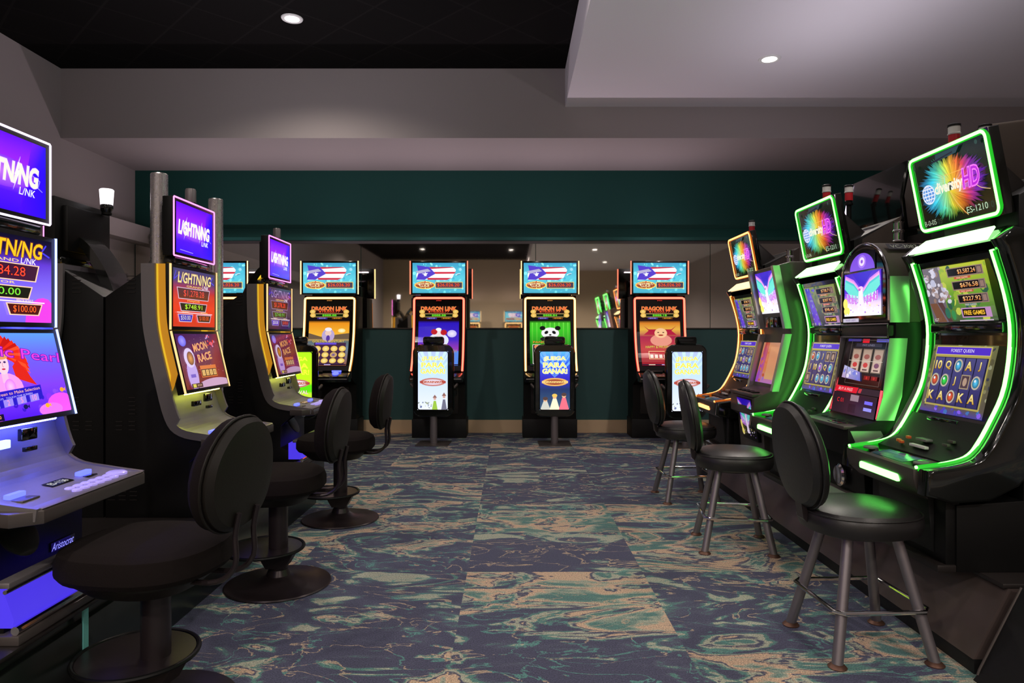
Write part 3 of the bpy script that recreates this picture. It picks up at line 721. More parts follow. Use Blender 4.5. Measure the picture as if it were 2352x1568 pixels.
# ------------------------------------------------------------------ room shell
XL, XR, YB, YF = -5.25, 6.6, 9.53, -9.0
ZC, ZS, ZK = 4.46, 3.65, 4.015          # high ceiling, back soffit, right dropped block
FY = 7.96                               # face of the back soffit
def carpet_mat():
    m = bpy.data.materials.new('marbled_plank_carpet'); m.use_nodes = True
    nt = m.node_tree; N = nt.nodes.new; L = nt.links.new; b = nt.nodes['Principled BSDF']
    tc = N('ShaderNodeTexCoord')
    sp = N('ShaderNodeSeparateXYZ'); L(tc.outputs['Object'], sp.inputs[0])
    def mth(op, a, bb=None):
        n = N('ShaderNodeMath'); n.operation = op
        for i, v in enumerate((a, bb)):
            if v is None: continue
            if isinstance(v, (int, float)): n.inputs[i].default_value = v
            else: L(v, n.inputs[i])
        return n.outputs[0]
    cx = mth('FLOOR', mth('DIVIDE', mth('ADD', sp.outputs[0], 0.25), 1.0))
    cy = mth('FLOOR', mth('DIVIDE', sp.outputs[1], 0.26))
    cc = N('ShaderNodeCombineXYZ'); L(cx, cc.inputs[0]); L(cy, cc.inputs[1])
    wn = N('ShaderNodeTexWhiteNoise'); wn.noise_dimensions = '2D'; L(cc.outputs[0], wn.inputs['Vector'])
    half = mth('FLOOR', mth('DIVIDE', sp.outputs[1], 0.78))
    c2 = N('ShaderNodeCombineXYZ'); L(cx, c2.inputs[0]); L(half, c2.inputs[1]); c2.inputs[2].default_value = 3.3
    wn2 = N('ShaderNodeTexWhiteNoise'); wn2.noise_dimensions = '3D'; L(c2.outputs[0], wn2.inputs['Vector'])
    # tile local coordinates pushed apart by the random offset, streaks run across the aisle
    mp = N('ShaderNodeCombineXYZ')
    L(mth('ADD', mth('MULTIPLY', sp.outputs[0], 1.7), mth('MULTIPLY', wn2.outputs['Value'], 37.0)), mp.inputs[0])
    L(mth('ADD', mth('MULTIPLY', sp.outputs[1], 3.2), mth('MULTIPLY', wn.outputs['Value'], 0.9)), mp.inputs[1]); L(mth('MULTIPLY', wn2.outputs['Value'], 20), mp.inputs[2])
    n1 = N('ShaderNodeTexNoise'); n1.inputs['Scale'].default_value = 0.95; n1.inputs['Detail'].default_value = 7; n1.inputs['Roughness'].default_value = 0.5; n1.inputs['Distortion'].default_value = 1.7
    L(mp.outputs[0], n1.inputs['Vector'])
    mp3 = N('ShaderNodeCombineXYZ'); L(mth('MULTIPLY', sp.outputs[0], 9.0), mp3.inputs[0]); L(mth('MULTIPLY', sp.outputs[1], 42.0), mp3.inputs[1])
    n4 = N('ShaderNodeTexNoise'); n4.inputs['Scale'].default_value = 1.0; n4.inputs['Detail'].default_value = 4; L(mp3.outputs[0], n4.inputs['Vector'])
    val = mth('ADD', n1.outputs['Fac'], mth('MULTIPLY', mth('SUBTRACT', wn2.outputs['Value'], 0.5), 0.26))
    val = mth('ADD', val, mth('MULTIPLY', mth('SUBTRACT', wn.outputs['Value'], 0.5), 0.07))
    val = mth('ADD', val, mth('MULTIPLY', mth('SUBTRACT', n4.outputs['Fac'], 0.5), 0.07))
    cr = N('ShaderNodeValToRGB'); e = cr.color_ramp.elements
    navy, navy2, teal, sage, beige = (0.058, 0.060, 0.100), (0.078, 0.085, 0.125), (0.085, 0.22, 0.18), (0.40, 0.42, 0.31), (0.60, 0.42, 0.27)
    stops = [(0.0, sage), (0.30, sage), (0.31, teal), (0.34, navy2), (0.40, navy), (0.50, navy), (0.525, navy2), (0.535, teal), (0.555, teal), (0.562, sage), (0.585, sage), (0.592, navy2), (0.612, navy), (0.622, beige), (0.665, beige), (0.68, sage), (0.73, teal), (1.0, navy2)]
    e[0].position = 0; e[0].color = (*sage, 1); e[1].position = 1; e[1].color = (*navy2, 1)
    for p, c in stops[1:-1]:
        q = e.new(p); q.color = (*c, 1)
    L(val, cr.inputs[0])
    # thin sandy and teal veins
    n2 = N('ShaderNodeTexNoise'); n2.inputs['Scale'].default_value = 0.9; n2.inputs['Detail'].default_value = 6; n2.inputs['Distortion'].default_value = 1.8
    mp2 = N('ShaderNodeCombineXYZ'); L(mth('ADD', mth('MULTIPLY', sp.outputs[0], 2.2), mth('MULTIPLY', wn2.outputs['Value'], 31.0)), mp2.inputs[0]); L(mth('MULTIPLY', sp.outputs[1], 4.2), mp2.inputs[1])
    L(mp2.outputs[0], n2.inputs['Vector'])
    dist = mth('ABSOLUTE', mth('SUBTRACT', n2.outputs['Fac'], 0.5))
    vein = mth('LESS_THAN', dist, mth('ADD', mth('MULTIPLY', n4.outputs['Fac'], 0.03), -0.005))
    vc = N('ShaderNodeMix'); vc.data_type = 'RGBA'; L(mth('GREATER_THAN', n1.outputs['Fac'], 0.48), vc.inputs[0]); vc.inputs[6].default_value = (0.10, 0.30, 0.25, 1); vc.inputs[7].default_value = (0.50, 0.38, 0.25, 1)
    mx = N('ShaderNodeMix'); mx.data_type = 'RGBA'; L(mth('MULTIPLY', vein, 0.8), mx.inputs[0]); L(cr.outputs[0], mx.inputs[6]); L(vc.outputs[2], mx.inputs[7])
    # yarn speckle
    n3 = N('ShaderNodeTexNoise'); n3.inputs['Scale'].default_value = 160; n3.inputs['Detail'].default_value = 2; L(tc.outputs['Object'], n3.inputs['Vector'])
    sc = N('ShaderNodeMapRange'); L(n3.outputs['Fac'], sc.inputs['Value']); sc.inputs['From Min'].default_value = 0.35; sc.inputs['From Max'].default_value = 0.65; sc.inputs['To Min'].default_value = 0.55; sc.inputs['To Max'].default_value = 1.35
    vm = N('ShaderNodeVectorMath'); vm.operation = 'SCALE'; L(mx.outputs[2], vm.inputs[0]); L(sc.outputs[0], vm.inputs['Scale'])
    L(vm.outputs[0], b.inputs['Base Color'])
    bp = N('ShaderNodeBump'); bp.inputs['Strength'].default_value = 0.6; bp.inputs['Distance'].default_value = 0.004; L(n3.outputs['Fac'], bp.inputs['Height']); L(bp.outputs[0], b.inputs['Normal'])
    b.inputs['Roughness'].default_value = 0.9; b.inputs['Specular IOR Level'].default_value = 0.25
    b.inputs['Sheen Weight'].default_value = 0.25; b.inputs['Sheen Tint'].default_value = (0.6, 0.65, 1, 1)
    return m
def dark_ceiling_mat():
    m = bpy.data.materials.new('black_diagonal_ceiling_tiles'); m.use_nodes = True
    nt = m.node_tree; N = nt.nodes.new; L = nt.links.new; b = nt.nodes['Principled BSDF']
    tc = N('ShaderNodeTexCoord'); mp = N('ShaderNodeMapping'); mp.inputs['Rotation'].default_value = (0, 0, R(45)); L(tc.outputs['Object'], mp.inputs[0])
    bk = N('ShaderNodeTexBrick'); bk.offset = 0; bk.inputs['Scale'].default_value = 1.0; bk.inputs['Brick Width'].default_value = 0.61; bk.inputs['Row Height'].default_value = 0.61
    bk.inputs['Mortar Size'].default_value = 0.012; bk.inputs['Color1'].default_value = (0.0045, 0.0042, 0.004, 1); bk.inputs['Color2'].default_value = (0.0055, 0.0048, 0.0045, 1); bk.inputs['Mortar'].default_value = (0.009, 0.008, 0.0075, 1)
    L(mp.outputs[0], bk.inputs['Vector']); L(bk.outputs['Color'], b.inputs['Base Color']); b.inputs['Roughness'].default_value = 0.95; b.inputs['Specular IOR Level'].default_value = 0.08
    return m
M['carpet'] = carpet_mat(); M['ceil'] = dark_ceiling_mat()
struct('floor', MB().box(XL - 0.2, XR + 0.2, YF - 0.2, YB + 0.2, -0.1, 0), M['carpet'])
struct('ceiling', MB().box(XL - 0.2, XR + 0.2, YF - 0.2, YB + 0.2, ZC, ZC + 0.1), M['ceil'])
struct('ceiling', MB().box(0.63, XR, YF, FY, ZK, ZC), M['soffit'])
struct('ceiling', MB().box(XL, XR, FY, YB, ZS, ZC), M['offwall'])
struct('wall_left', MB().box(XL - 0.2, XL, YF - 0.2, YB + 0.2, 0, ZC), M['offwall'])
struct('wall_right', MB().box(XR, XR + 0.2, YF - 0.2, YB + 0.2, 0, ZC), M['offwall'])
struct('wall_front', MB().box(XL, XR, YF - 0.2, YF, 0, ZC), M['creamw'])
struct('wall_back', MB().box(XL, XR, YB, YB + 0.2, 0, ZC), M['green'])
struct('wall_back', MB().box(XL, XR, YB - 0.06, YB, 0, 1.44), M['green2'])
struct('trim_1', MB().box(XL, XR, YB - 0.08, YB - 0.06, 0, 0.18, 0.004), M['beige'])
struct('trim_2', MB().prism([(YB, 2.83), (YB - 0.05, 2.83), (YB - 0.14, 2.70), (YB - 0.14, 2.66), (YB, 2.66)], XL + 0.3, XR), M['green'])
struct('trim_3', MB().box(XL, XR, YB - 0.05, YB - 0.01, 2.625, 2.66), M['steel'])
struct('trim_4', MB().prism([(XL, 2.83), (XL + 0.27, 2.83), (XL + 0.22, 2.62), (XL, 2.62)], 2.0, YB, 'y'), M['offwall'])
struct('trim_5', MB().box(XL, XR, YB - 0.075, YB - 0.002, 1.44, 1.455), M['bronze'])
seams = [XL + 0.02, -4.52, -2.09, 0.34, 2.77, 5.2, XR - 0.02]
names = ['at the far left corner', 'behind the purple and gold lit machines on the left', 'between the gold framed and red framed machines', 'behind the panda machine and the right red framed machine', 'behind the amber lit machine at right', 'at the far right end behind the machines']
for i in range(6):
    o = MB().box(seams[i] + 0.004, seams[i + 1] - 0.004, YB - 0.03, YB - 0.002, 1.456, 2.624).build('wall_mirror', M['mirror'], None, False)
    tag(o, 'wall mirror panel ' + names[i], 'mirror', 'mirror panels along the back wall')

# ------------------------------------------------------------------ downlights
def downlight(x, y, z, label, power=None, aim=(0, 0), size=150):
    t = thing('recessed_downlight', label, 'ceiling light', (x, y, z), 0, 'recessed ceiling downlights')
    MB().lathe([(0.085, -0.012), (0.10, -0.010), (0.105, 0.0), (0.075, 0.0), (0.07, -0.008), (0.085, -0.012)], 28, cap=False).build('trim_ring', M['white'], t)
    MB().lathe([(0.0, -0.006), (0.072, -0.006), (0.072, -0.001), (0.0, -0.001)], 24).build('lamp_lens', M['lamp'], t)
    d = bpy.data.lights.new('downlight_lamp', 'SPOT'); d.energy = power or SPOT; d.spot_size = R(size); d.spot_blend = 0.55; d.shadow_soft_size = 0.06
    d.color = (1.0, 0.88, 0.80)
    o = bpy.data.objects.new('downlight_lamp', d); C.objects.link(o); o.parent = t; o.location = (0, 0, -0.03)
    o.rotation_euler = (R(aim[0]), R(aim[1]), 0)
    return t
downlight(-2.15, 6.7, ZC, 'lit round downlight in the black ceiling at left', SPOT * 0.85)
downlight(2.49, 6.58, ZK, 'lit round downlight in the pale dropped ceiling at right', SPOT * 1.0)
for x, y, z in ((-2.15, 3.6, ZC), (2.49, 3.3, ZK), (-2.15, 0.4, ZC), (2.49, 0.2, ZK), (-0.2, 5.2, ZC), (-0.2, 1.9, ZC)):
    d = downlight(x, y, z, 'round recessed downlight above the aisle, out of the frame', SPOT * (0.55 if x == -0.2 else 0.7))
for x, y, z in ((-3.4, -2.2, ZC), (-0.8, -2.6, ZC), (2.6, -2.2, ZK), (-3.2, -5.6, ZC), (0.0, -5.8, ZC), (3.4, -5.8, ZK)):
    downlight(x, y, z, 'round recessed downlight in the hall behind, seen only in the mirror', HALL)

# ------------------------------------------------------------------ stands
struct_l = thing('machine_stand', 'long low black stand carrying the left row of slot machines', 'stand', (0, 0, 0))
MB().box(-2.85, -1.60, 0.3, 5.85, 0.05, 0.345, 0.006).build('stand_body', M['stand'], struct_l)
MB().box(-2.82, -1.57, 0.3, 5.5, 0.0, 0.30, 0.004).build('front_panel', M['stand'], struct_l)
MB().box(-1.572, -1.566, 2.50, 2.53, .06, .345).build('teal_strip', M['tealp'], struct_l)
MB().box(-2.9, -1.56, 0.3, 5.87, 0.345, 0.36, 0.004).build('stand_top', M['brown'], struct_l)
st = thing('machine_stand', 'long stand with sloping wood-tone front under the right row of slot machines', 'stand', (0, 0, 0))
MB().prism([(1.84, 0.06), (1.98, 0.34), (2.9, 0.34), (2.9, 0.06)], 2.72, 6.6, 'y').build('sloping_panel', M['standr'], st)
MB().box(1.845, 2.9, 2.72, 6.6, 0.0, 0.06).build('kick_board', M['kick'], st)
MB().box(1.96, 2.92, 2.72, 6.62, 0.34, 0.36, 0.004).build('stand_top', M['brown'], st)
st = thing('machine_stand', 'black stand end with a slanted front edge at the bottom right corner', 'stand', (0, 0, 0))
MB().prism([(1.81, 0.0), (1.835, 0.03), (2.0, 0.36), (2.9, 0.36), (2.9, 0.0)], 1.2, 2.68, 'y', 0.006).build('stand_body', M['kick'], st)
MB().tube([(1.828, 2.675, 0.02), (1.835, 2.675, 0.04), (2.0, 2.675, 0.362)], 0.005, 6).build('edge_trim', M['bronze'], st)

# unseen fill lamps added above the islands to brighten the ceilings
for par, (x, y, z), ln, k in ((struct_l, (-2.2, 4.7, 2.33), 3.2, 1.85), (st, (2.75, 5.0, 2.75), 3.0, 0.55)):
    d = bpy.data.lights.new('up_fill_lamp', 'AREA'); d.shape = 'RECTANGLE'; d.size = 0.3; d.size_y = ln; d.energy = UPFILL * k; d.color = (0.95, 0.88, 1.0)
    o = bpy.data.objects.new('up_fill_lamp', d); C.objects.link(o); o.parent = par; o.location = (x, y, z); o.rotation_euler = (PI, 0, 0)
# ------------------------------------------------------------------ shared bits
def candle(parent, x, y, z, kind):
    c = MB().lathe([(0.028, 0), (0.028, 0.012), (0.02, 0.016), (0.02, 0.03), (0.0, 0.03)], 16, (x, y, z)).build('signal_lamp', M['black'], parent)
    if kind == 'redwhite':
        MB().lathe([(0.026, 0), (0.026, 0.055), (0, 0.055)], 16, (x, y, z + 0.03)).build('red_lens', M['red'], c)
        MB().lathe([(0.028, 0), (0.03, 0.004), (0.03, 0.006), (0.027, 0.008), (0.027, 0.04), (0, 0.04)], 16, (x, y, z + 0.085)).build('white_lens', M['white'], c)
        MB().lathe([(0.03, 0), (0.03, 0.01), (0.02, 0.015), (0, 0.015)], 16, (x, y, z + 0.125)).build('cap', M['black'], c)
    elif kind == 'grey':
        MB().lathe([(0.03, 0), (0.03, 0.07), (0.026, 0.08), (0, 0.08)], 16, (x, y, z + 0.01)).build('grey_lens', M['silver'], c)
    elif kind == 'lit':
        MB().lathe([(0.034, 0), (0.04, 0.09), (0.034, 0.095), (0, 0.095)], 18, (x, y, z + 0.06)).build('lit_lens', M['candle_on'], c)
        MB().lathe([(0.022, 0), (0.034, 0.03), (0.036, 0.045), (0.032, 0.06), (0, 0.06)], 18, (x, y, z)).build('lamp_socket', M['gloss'], c)
    elif kind == 'chrome':
        for k in range(2): MB().lathe([(0.03, 0), (0.034, 0.006), (0.026, 0.012), (0.026, 0.05), (0.033, 0.056), (0, 0.058)], 14, (x, y, z + 0.02 + k * 0.058)).build('chrome_ring', M['chrome'], c)
    return c
def rect_loop(x0, x1, prof, r=0.0):
    """closed loop of points round a screen lying in the plane bottom->top of prof [(y,z),(y,z)]"""
    (yb, zb), (yt, zt) = prof; L_ = math.dist(*prof)
    pts = []
    for px, pv in rrect(x0, x1, 0, L_, max(r, 0.004), 5 if r else 1):
        f = pv / L_; pts.append((px, yb + (yt - yb) * f, zb + (zt - zb) * f))
    return pts
def louvres(parent, face_x, spots, n, y_or_x='x'):
    m = MB()
    for (a, z) in spots:
        for k in range(n): m.box(face_x - 0.004, face_x + 0.004, a, a + 0.13, z - k * 0.03, z - k * 0.03 + 0.006)
    return m.build('vent_louvres', M['brown'], parent)

# ------------------------------------------------------------------ left row machines
HPROF = smoothpath([(.455, 1.74), (.452, 1.55), (.44, 1.37), (.385, 1.12), (.33, .91), (.27, .838), (.14, .81), (0.0, .79)], 4)
def helix(loc, rz, label, mid, low, glow, code, top=True, lamp='grey', back=False):
    t = thing('slot_machine', label, 'slot machine', loc, rz, 'slot machines on the left island')
    b = MB()
    b.prism([(.46, 1.72), (.70, 1.56), (.70, .36 - .36), (.16, .0), (.16, .40), (.10, .43), (.10, .42)][:0] or [(.46, 1.36), (.695, 1.20), (.695, 0.0), (.12, 0.0), (.12, .09), (.24, .14), (.24, .30), (.13, .40), (.31, .46), (.40, .70), (.46, 1.0)], -.297, .297, bev=.004)
    cab = b.build('cabinet', M['black'], t)
    # vents on the near side wall
    for sx in (-1, 1):
        m = MB()
        for (y0, z, n, wd) in ((.53, .98 + .36 - .03, 5, .045), (.53, .65, 5, .035), (.53, .52, 3, .035), (.60, .52, 3, .035), (.52, .14, 3, .04), (.58, .14, 3, .04), (.64, .14, 3, .04)):
            for k in range(n): m.box(sx * .296, sx * .3015, y0, y0 + wd, z - k * .022, z - k * .022 + .004)
        m.build('vent_louvres', M['brown'], cab)
    # shell
    pr = [(y, z - .36) for y, z in HPROF]
    s = MB().ribbon(pr, .016, -.302, .302)
    sh = s.build('shell', M['deck'], t)
    m = MB()
    for sx in (-1, 1):
        n = len(pr); fr = []
        for i, p in enumerate(pr):
            a = pr[max(0, i - 1)]; c = pr[min(n - 1, i + 1)]
            d = Vector((c[0] - a[0], c[1] - a[1])).normalized(); fr.append((p[0] + d.y * .04, p[1] - d.x * .04) if i < n * .62 else (p[0] + d.y * .006, p[1] - d.x * .006))
        bk = []
        for i, p in enumerate(pr):
            a = pr[max(0, i - 1)]; c = pr[min(n - 1, i + 1)]
            d = Vector((c[0] - a[0], c[1] - a[1])).normalized(); bk.append((p[0] - d.y * .035, p[1] + d.x * .035))
        for i in range(n - 1):
            m.prism([fr[i], fr[i + 1], bk[i + 1], bk[i]], sx * .302, sx * .319)
        m.build('side_trim', M['silver'], t); m = MB()
    # lit side diffusers between shell and screens: a bright band and a deeper one in front of it
    for sx in (-1, 1):
        for nm, f0, f1, mt, xa, xb in (('side_diffuser', .000, .045, 'side_blue' if glow == 'glow_blue' else 'side_yellow', .293, .298), ('inner_diffuser', .042, .082, 'side_blue' if glow == 'glow_blue' else 'side_orange', .289, .2925)):
            m = MB(); q_ = []
            for i, p in enumerate(pr):
                if p[1] + .36 < 1.0: continue
                tp = min(1, (p[1] + .36 - .99) / .12)
                a = pr[max(0, i - 1)]; c = pr[min(len(pr) - 1, i + 1)]
                d = Vector((c[0] - a[0], c[1] - a[1])).normalized(); q_.append(((p[0] + d.y * f0 * tp, p[1] - d.x * f0 * tp), (p[0] + d.y * (f1 * tp + .001), p[1] - d.x * (f1 * tp + .001))))
            for a, c in zip(q_, q_[1:]): m.prism([a[0], c[0], c[1], a[1]], sx * xa, sx * xb)
            m.build(nm, M[mt], t)
    # front lip of the deck
    MB().prism([(-.01, .435), (.0, .425), (.06, .385), (.16, .38), (.16, .43), (.0, .437)], -.30, .30, bev=.003).build('deck_lip', M['silver'], t)
    MB().prism([(-.33, .16), (-.36, .06), (-.30, -.012), (.30, -.012), (.36, .06), (.33, .16)], .385, .43, 'z', .004).build('deck_edge', M['bronze'], t)
    # deck details
    dz = .437
    m = MB().box(-.055, .065, .125, .165, dz + .005, dz + .012); idp = m.build('number_plate', M['black'], t)
    a = Art(3.0); a.rect(0, 0, 3, 1, (10, 10, 10)); a.text(code, 1.5, .5, .6, (235, 235, 225), width=2.3, off=.02)
    a.build('number_text', [(.125, dz + .0135), (.168, dz + .02)], -.055, .065, idp, M['screen_dim'])
    for r_ in range(2):
        for k in range(6):
            x = -.06 + k * .045 + r_ * .02
            MB().lathe([(.019, 0), (.019, .006), (.013, .009), (0, .009)], 12, (x, .035 + r_ * .04, dz), 1.05, .8).build('play_button', M['button'], t)
    MB().lathe([(.038, 0), (.038, .008), (.028, .013), (0, .013)], 20, (.235, .065, dz)).build('spin_button', M['button'], t)
    MB().box(.12, .19, .135, .16, dz + .012, dz + .03, .004).build('ticket_slot', M['button_blue'], t)
    MB().box(.125, .185, .108, .134, dz + .004, dz + .014, .004).build('ticket_mouth', M['gloss'], t)
    vb = MB().box(-.255, -.18, .13, .155, dz + .012, dz + .03, .004); vb.build('bill_slot_light', M['button_blue'], t)
    MB().box(-.26, -.175, .085, .128, dz + .004, dz + .012, .004).build('bill_slot', M['bronze'], t)
    # panel details under the lower screen: card reader, small displays
    MB().box(-.12, -.03, .292, .312, .585, .615, .003).build('small_display', M['led_blue'] if glow == 'glow_blue' else M['glass'], t)
    MB().box(.02, .10, .286, .306, .60, .645, .003).build('keypad', M['glass'], t)
    MB().box(.035, .095, .282, .300, .558, .576, .003).build('card_slot', M['gloss'], t)
    # upper screen housing
    e1 = 'led_blue' if glow == 'glow_blue' else 'led_gold'
    hz = MB().box(-.288, .288, .345, .395, 1.022, 1.383, .004).build('upper_screen_housing', M['black'], t)
    if mid: mid.build('upper_screen', [(.3435, 1.04), (.3435, 1.365)], -.262, .262, hz, M['screen_hot'] if code == 'ES-1136' else M['screen'])
    for sx in (-1, 1): MB().box(sx * .286, sx * .2915, .3395, .35, 1.022, 1.383).build('edge_light', M[e1], hz)
    for sx in (-1, 1): MB().box(sx * .255, sx * .265, .396, .408, 1.03, 1.37).build('back_light', M[glow], hz)
    # lower screen housing (tilted)
    lp = [(.262, .672), (.342, 1.014)]
    d = (Vector(lp[1]) - Vector(lp[0])).normalized(); nn = Vector((d.y, -d.x))
    q = [lp[0], lp[1], (lp[1][0] + nn.x * .045, lp[1][1] + nn.y * .045), (lp[0][0] + nn.x * .045, lp[0][1] + nn.y * .045)]
    hl = MB().prism(q, -.288, .288, bev=.004).build('lower_screen_housing', M['black'], t)
    if low: low.build('lower_screen', [(lp[0][0] + d.x * .018 - nn.x * .0015, lp[0][1] + d.y * .018 - nn.y * .0015), (lp[1][0] - d.x * .016 - nn.x * .0015, lp[1][1] - d.y * .016 - nn.y * .0015)], -.264, .264, hl, M['screen_hot'] if code == 'ES-1136' else M['screen'])
    for sx in (-1, 1): MB().prism([(lp[0][0] - nn.x * .005, lp[0][1] - nn.y * .005), (lp[1][0] - nn.x * .005, lp[1][1] - nn.y * .005), (lp[1][0] + nn.x * .005, lp[1][1] + nn.y * .005), (lp[0][0] + nn.x * .005, lp[0][1] + nn.y * .005)], sx * .286, sx * .2915).build('edge_light', M[e1], hl)
    for sx in (-1, 1): MB().tube([(sx * .26, lp[0][0] + nn.x * .053, lp[0][1] + .02), (sx * .26, lp[1][0] + nn.x * .053, lp[1][1] - .02)], .005, 6).build('back_light', M[glow], hl)
    MB().tube([(-.22, .300, .664), (.22, .300, .664)], .006, 6).build('under_light', M['glow_blue'] if glow == 'glow_blue' else M['glow_lime'], hl)
    # top monitor on its curved arm
    if top:
        tm = MB().box(-.258, .258, .345, .405, 1.43, 1.758, .004).build('top_monitor', M['black'], t)
        if not back: art_lightning_top().build('top_screen', [(.3435, 1.452), (.3435, 1.735)], -.228, .228, tm, M['screen_hot'])
        MB().tube(rect_loop(-.255, .255, [(.343, 1.432), (.343, 1.756)]), .0045, 6, True).build('light_frame', M['led_pink'] if glow != 'glow_blue' else M['led_white'], tm)
        m = MB(); path = smoothpath([(.62, 1.20), (.56, 1.36), (.47, 1.50), (.40, 1.56)], 5)
        for a, c in zip(path, path[1:]):
            m.prism([(a[0] - .03, a[1]), (c[0] - .03, c[1]), (c[0] + .03, c[1]), (a[0] + .03, a[1])], -.10, .10)
        m.build('monitor_arm', M['gloss'], t)
        MB().box(-.2, .2, .403, .44, 1.46, 1.72, .01).build('monitor_back', M['black'], tm)
        if lamp: candle(t, .0, .37, 1.758, lamp) if lamp != 'lit' else candle(t, -.13, .46, 1.72, 'lit')
        MB().box(-.22, .22, .352, .42, 1.384, 1.43, .01).build('monitor_foot', M['gloss'], t)
    # belly: dark speaker door with emblem and a lit trough
    bl = MB().prism([(.13, .38), (.24, .30), (.25, .15), (.27, .15), (.27, .40)], -.28, .28).build('belly_door', M['glass'], t)
    MB().lathe([(.085, 0), (.085, .006), (.07, .010), (0, .004)], 24).xf(Matrix.Translation((-.12, .205, .30)) @ Matrix.Rotation(R(60), 4, 'X')).build('speaker', M['black'], t)
    if code == 'ES-1136':
        a = Art(4); a.rect(0, 0, 4, 1, (4, 3, 14)); a.text('Aristocrat', 2, .5, .8, (140, 140, 255), width=3.6, shear=.3)
        a.build('emblem', [(.235, .165), (.235, .20)], .10, .24, bl, M['screen_hot'])
    MB().box(-.30, .30, .10, .15, .175, .195, .005).build('trough_rail', M['silver'], t)
    MB().prism([(.085, .075), (.12, .172), (.18, .172), (.18, .05), (.09, .05)], -.30, .30).build('trough_light', M['purple'], t)
    m = MB().tube([(-.31, .075, .045), (.31, .075, .045)], .014, 10); m.build('trough_rail', M['chrome'], t); MB().tube([(-.31, .107, .168), (.31, .107, .168)], .007, 8).build('trough_rail', M['chrome'], t)
    MB().box(-.32, .32, .055, .14, 0.0, .032, .006).build('base_rail', M['bronze'], t)
    return t
helix((-1.51, 2.49, .36), PI / 2, 'silver and blue lit slot machine with a red-haired woman screen, nearest on the left', art_lightning_mid(1), art_pearl(), 'glow_blue', 'ES-1136', True, None)
helix((-1.51, 4.005, .36), PI / 2, 'gold-glowing silver slot machine, middle of the left row, red jackpot screen over astronaut screen', art_lightning_mid(2), art_moon(), 'glow_yellow', 'ES-1135')
helix((-1.51, 5.48, .36), PI / 2, 'farthest gold-glowing slot machine of the left row, beside the green lit chair', art_lightning_mid(3), art_moon(1), 'glow_yellow', 'ES-1134')
helix((-2.91, 4.005, .36), -PI / 2, 'black back of a slot machine behind the left row, with lit white lamp on top', None, None, 'glow_yellow', 'ES-1130', True, 'lit', True)
for (x, y, z0, lb) in ((-2.0, 3.88, 1.706, 'tall chrome post left of the purple monitor on the middle machine'), (-1.99, 4.60, .36, 'tall chrome post right of the purple monitor, between middle and far machines')):
    o = MB().lathe([(.046, z0), (.046, 2.262), (.042, 2.268), (0, 2.268)], 32, (x, y, 0)).build('chrome_post', mat('polished_post', (0.85, 0.80, 0.82), 0.28, metal=0.9), None)
    tag(o, lb, 'post', 'chrome posts by the middle machine')

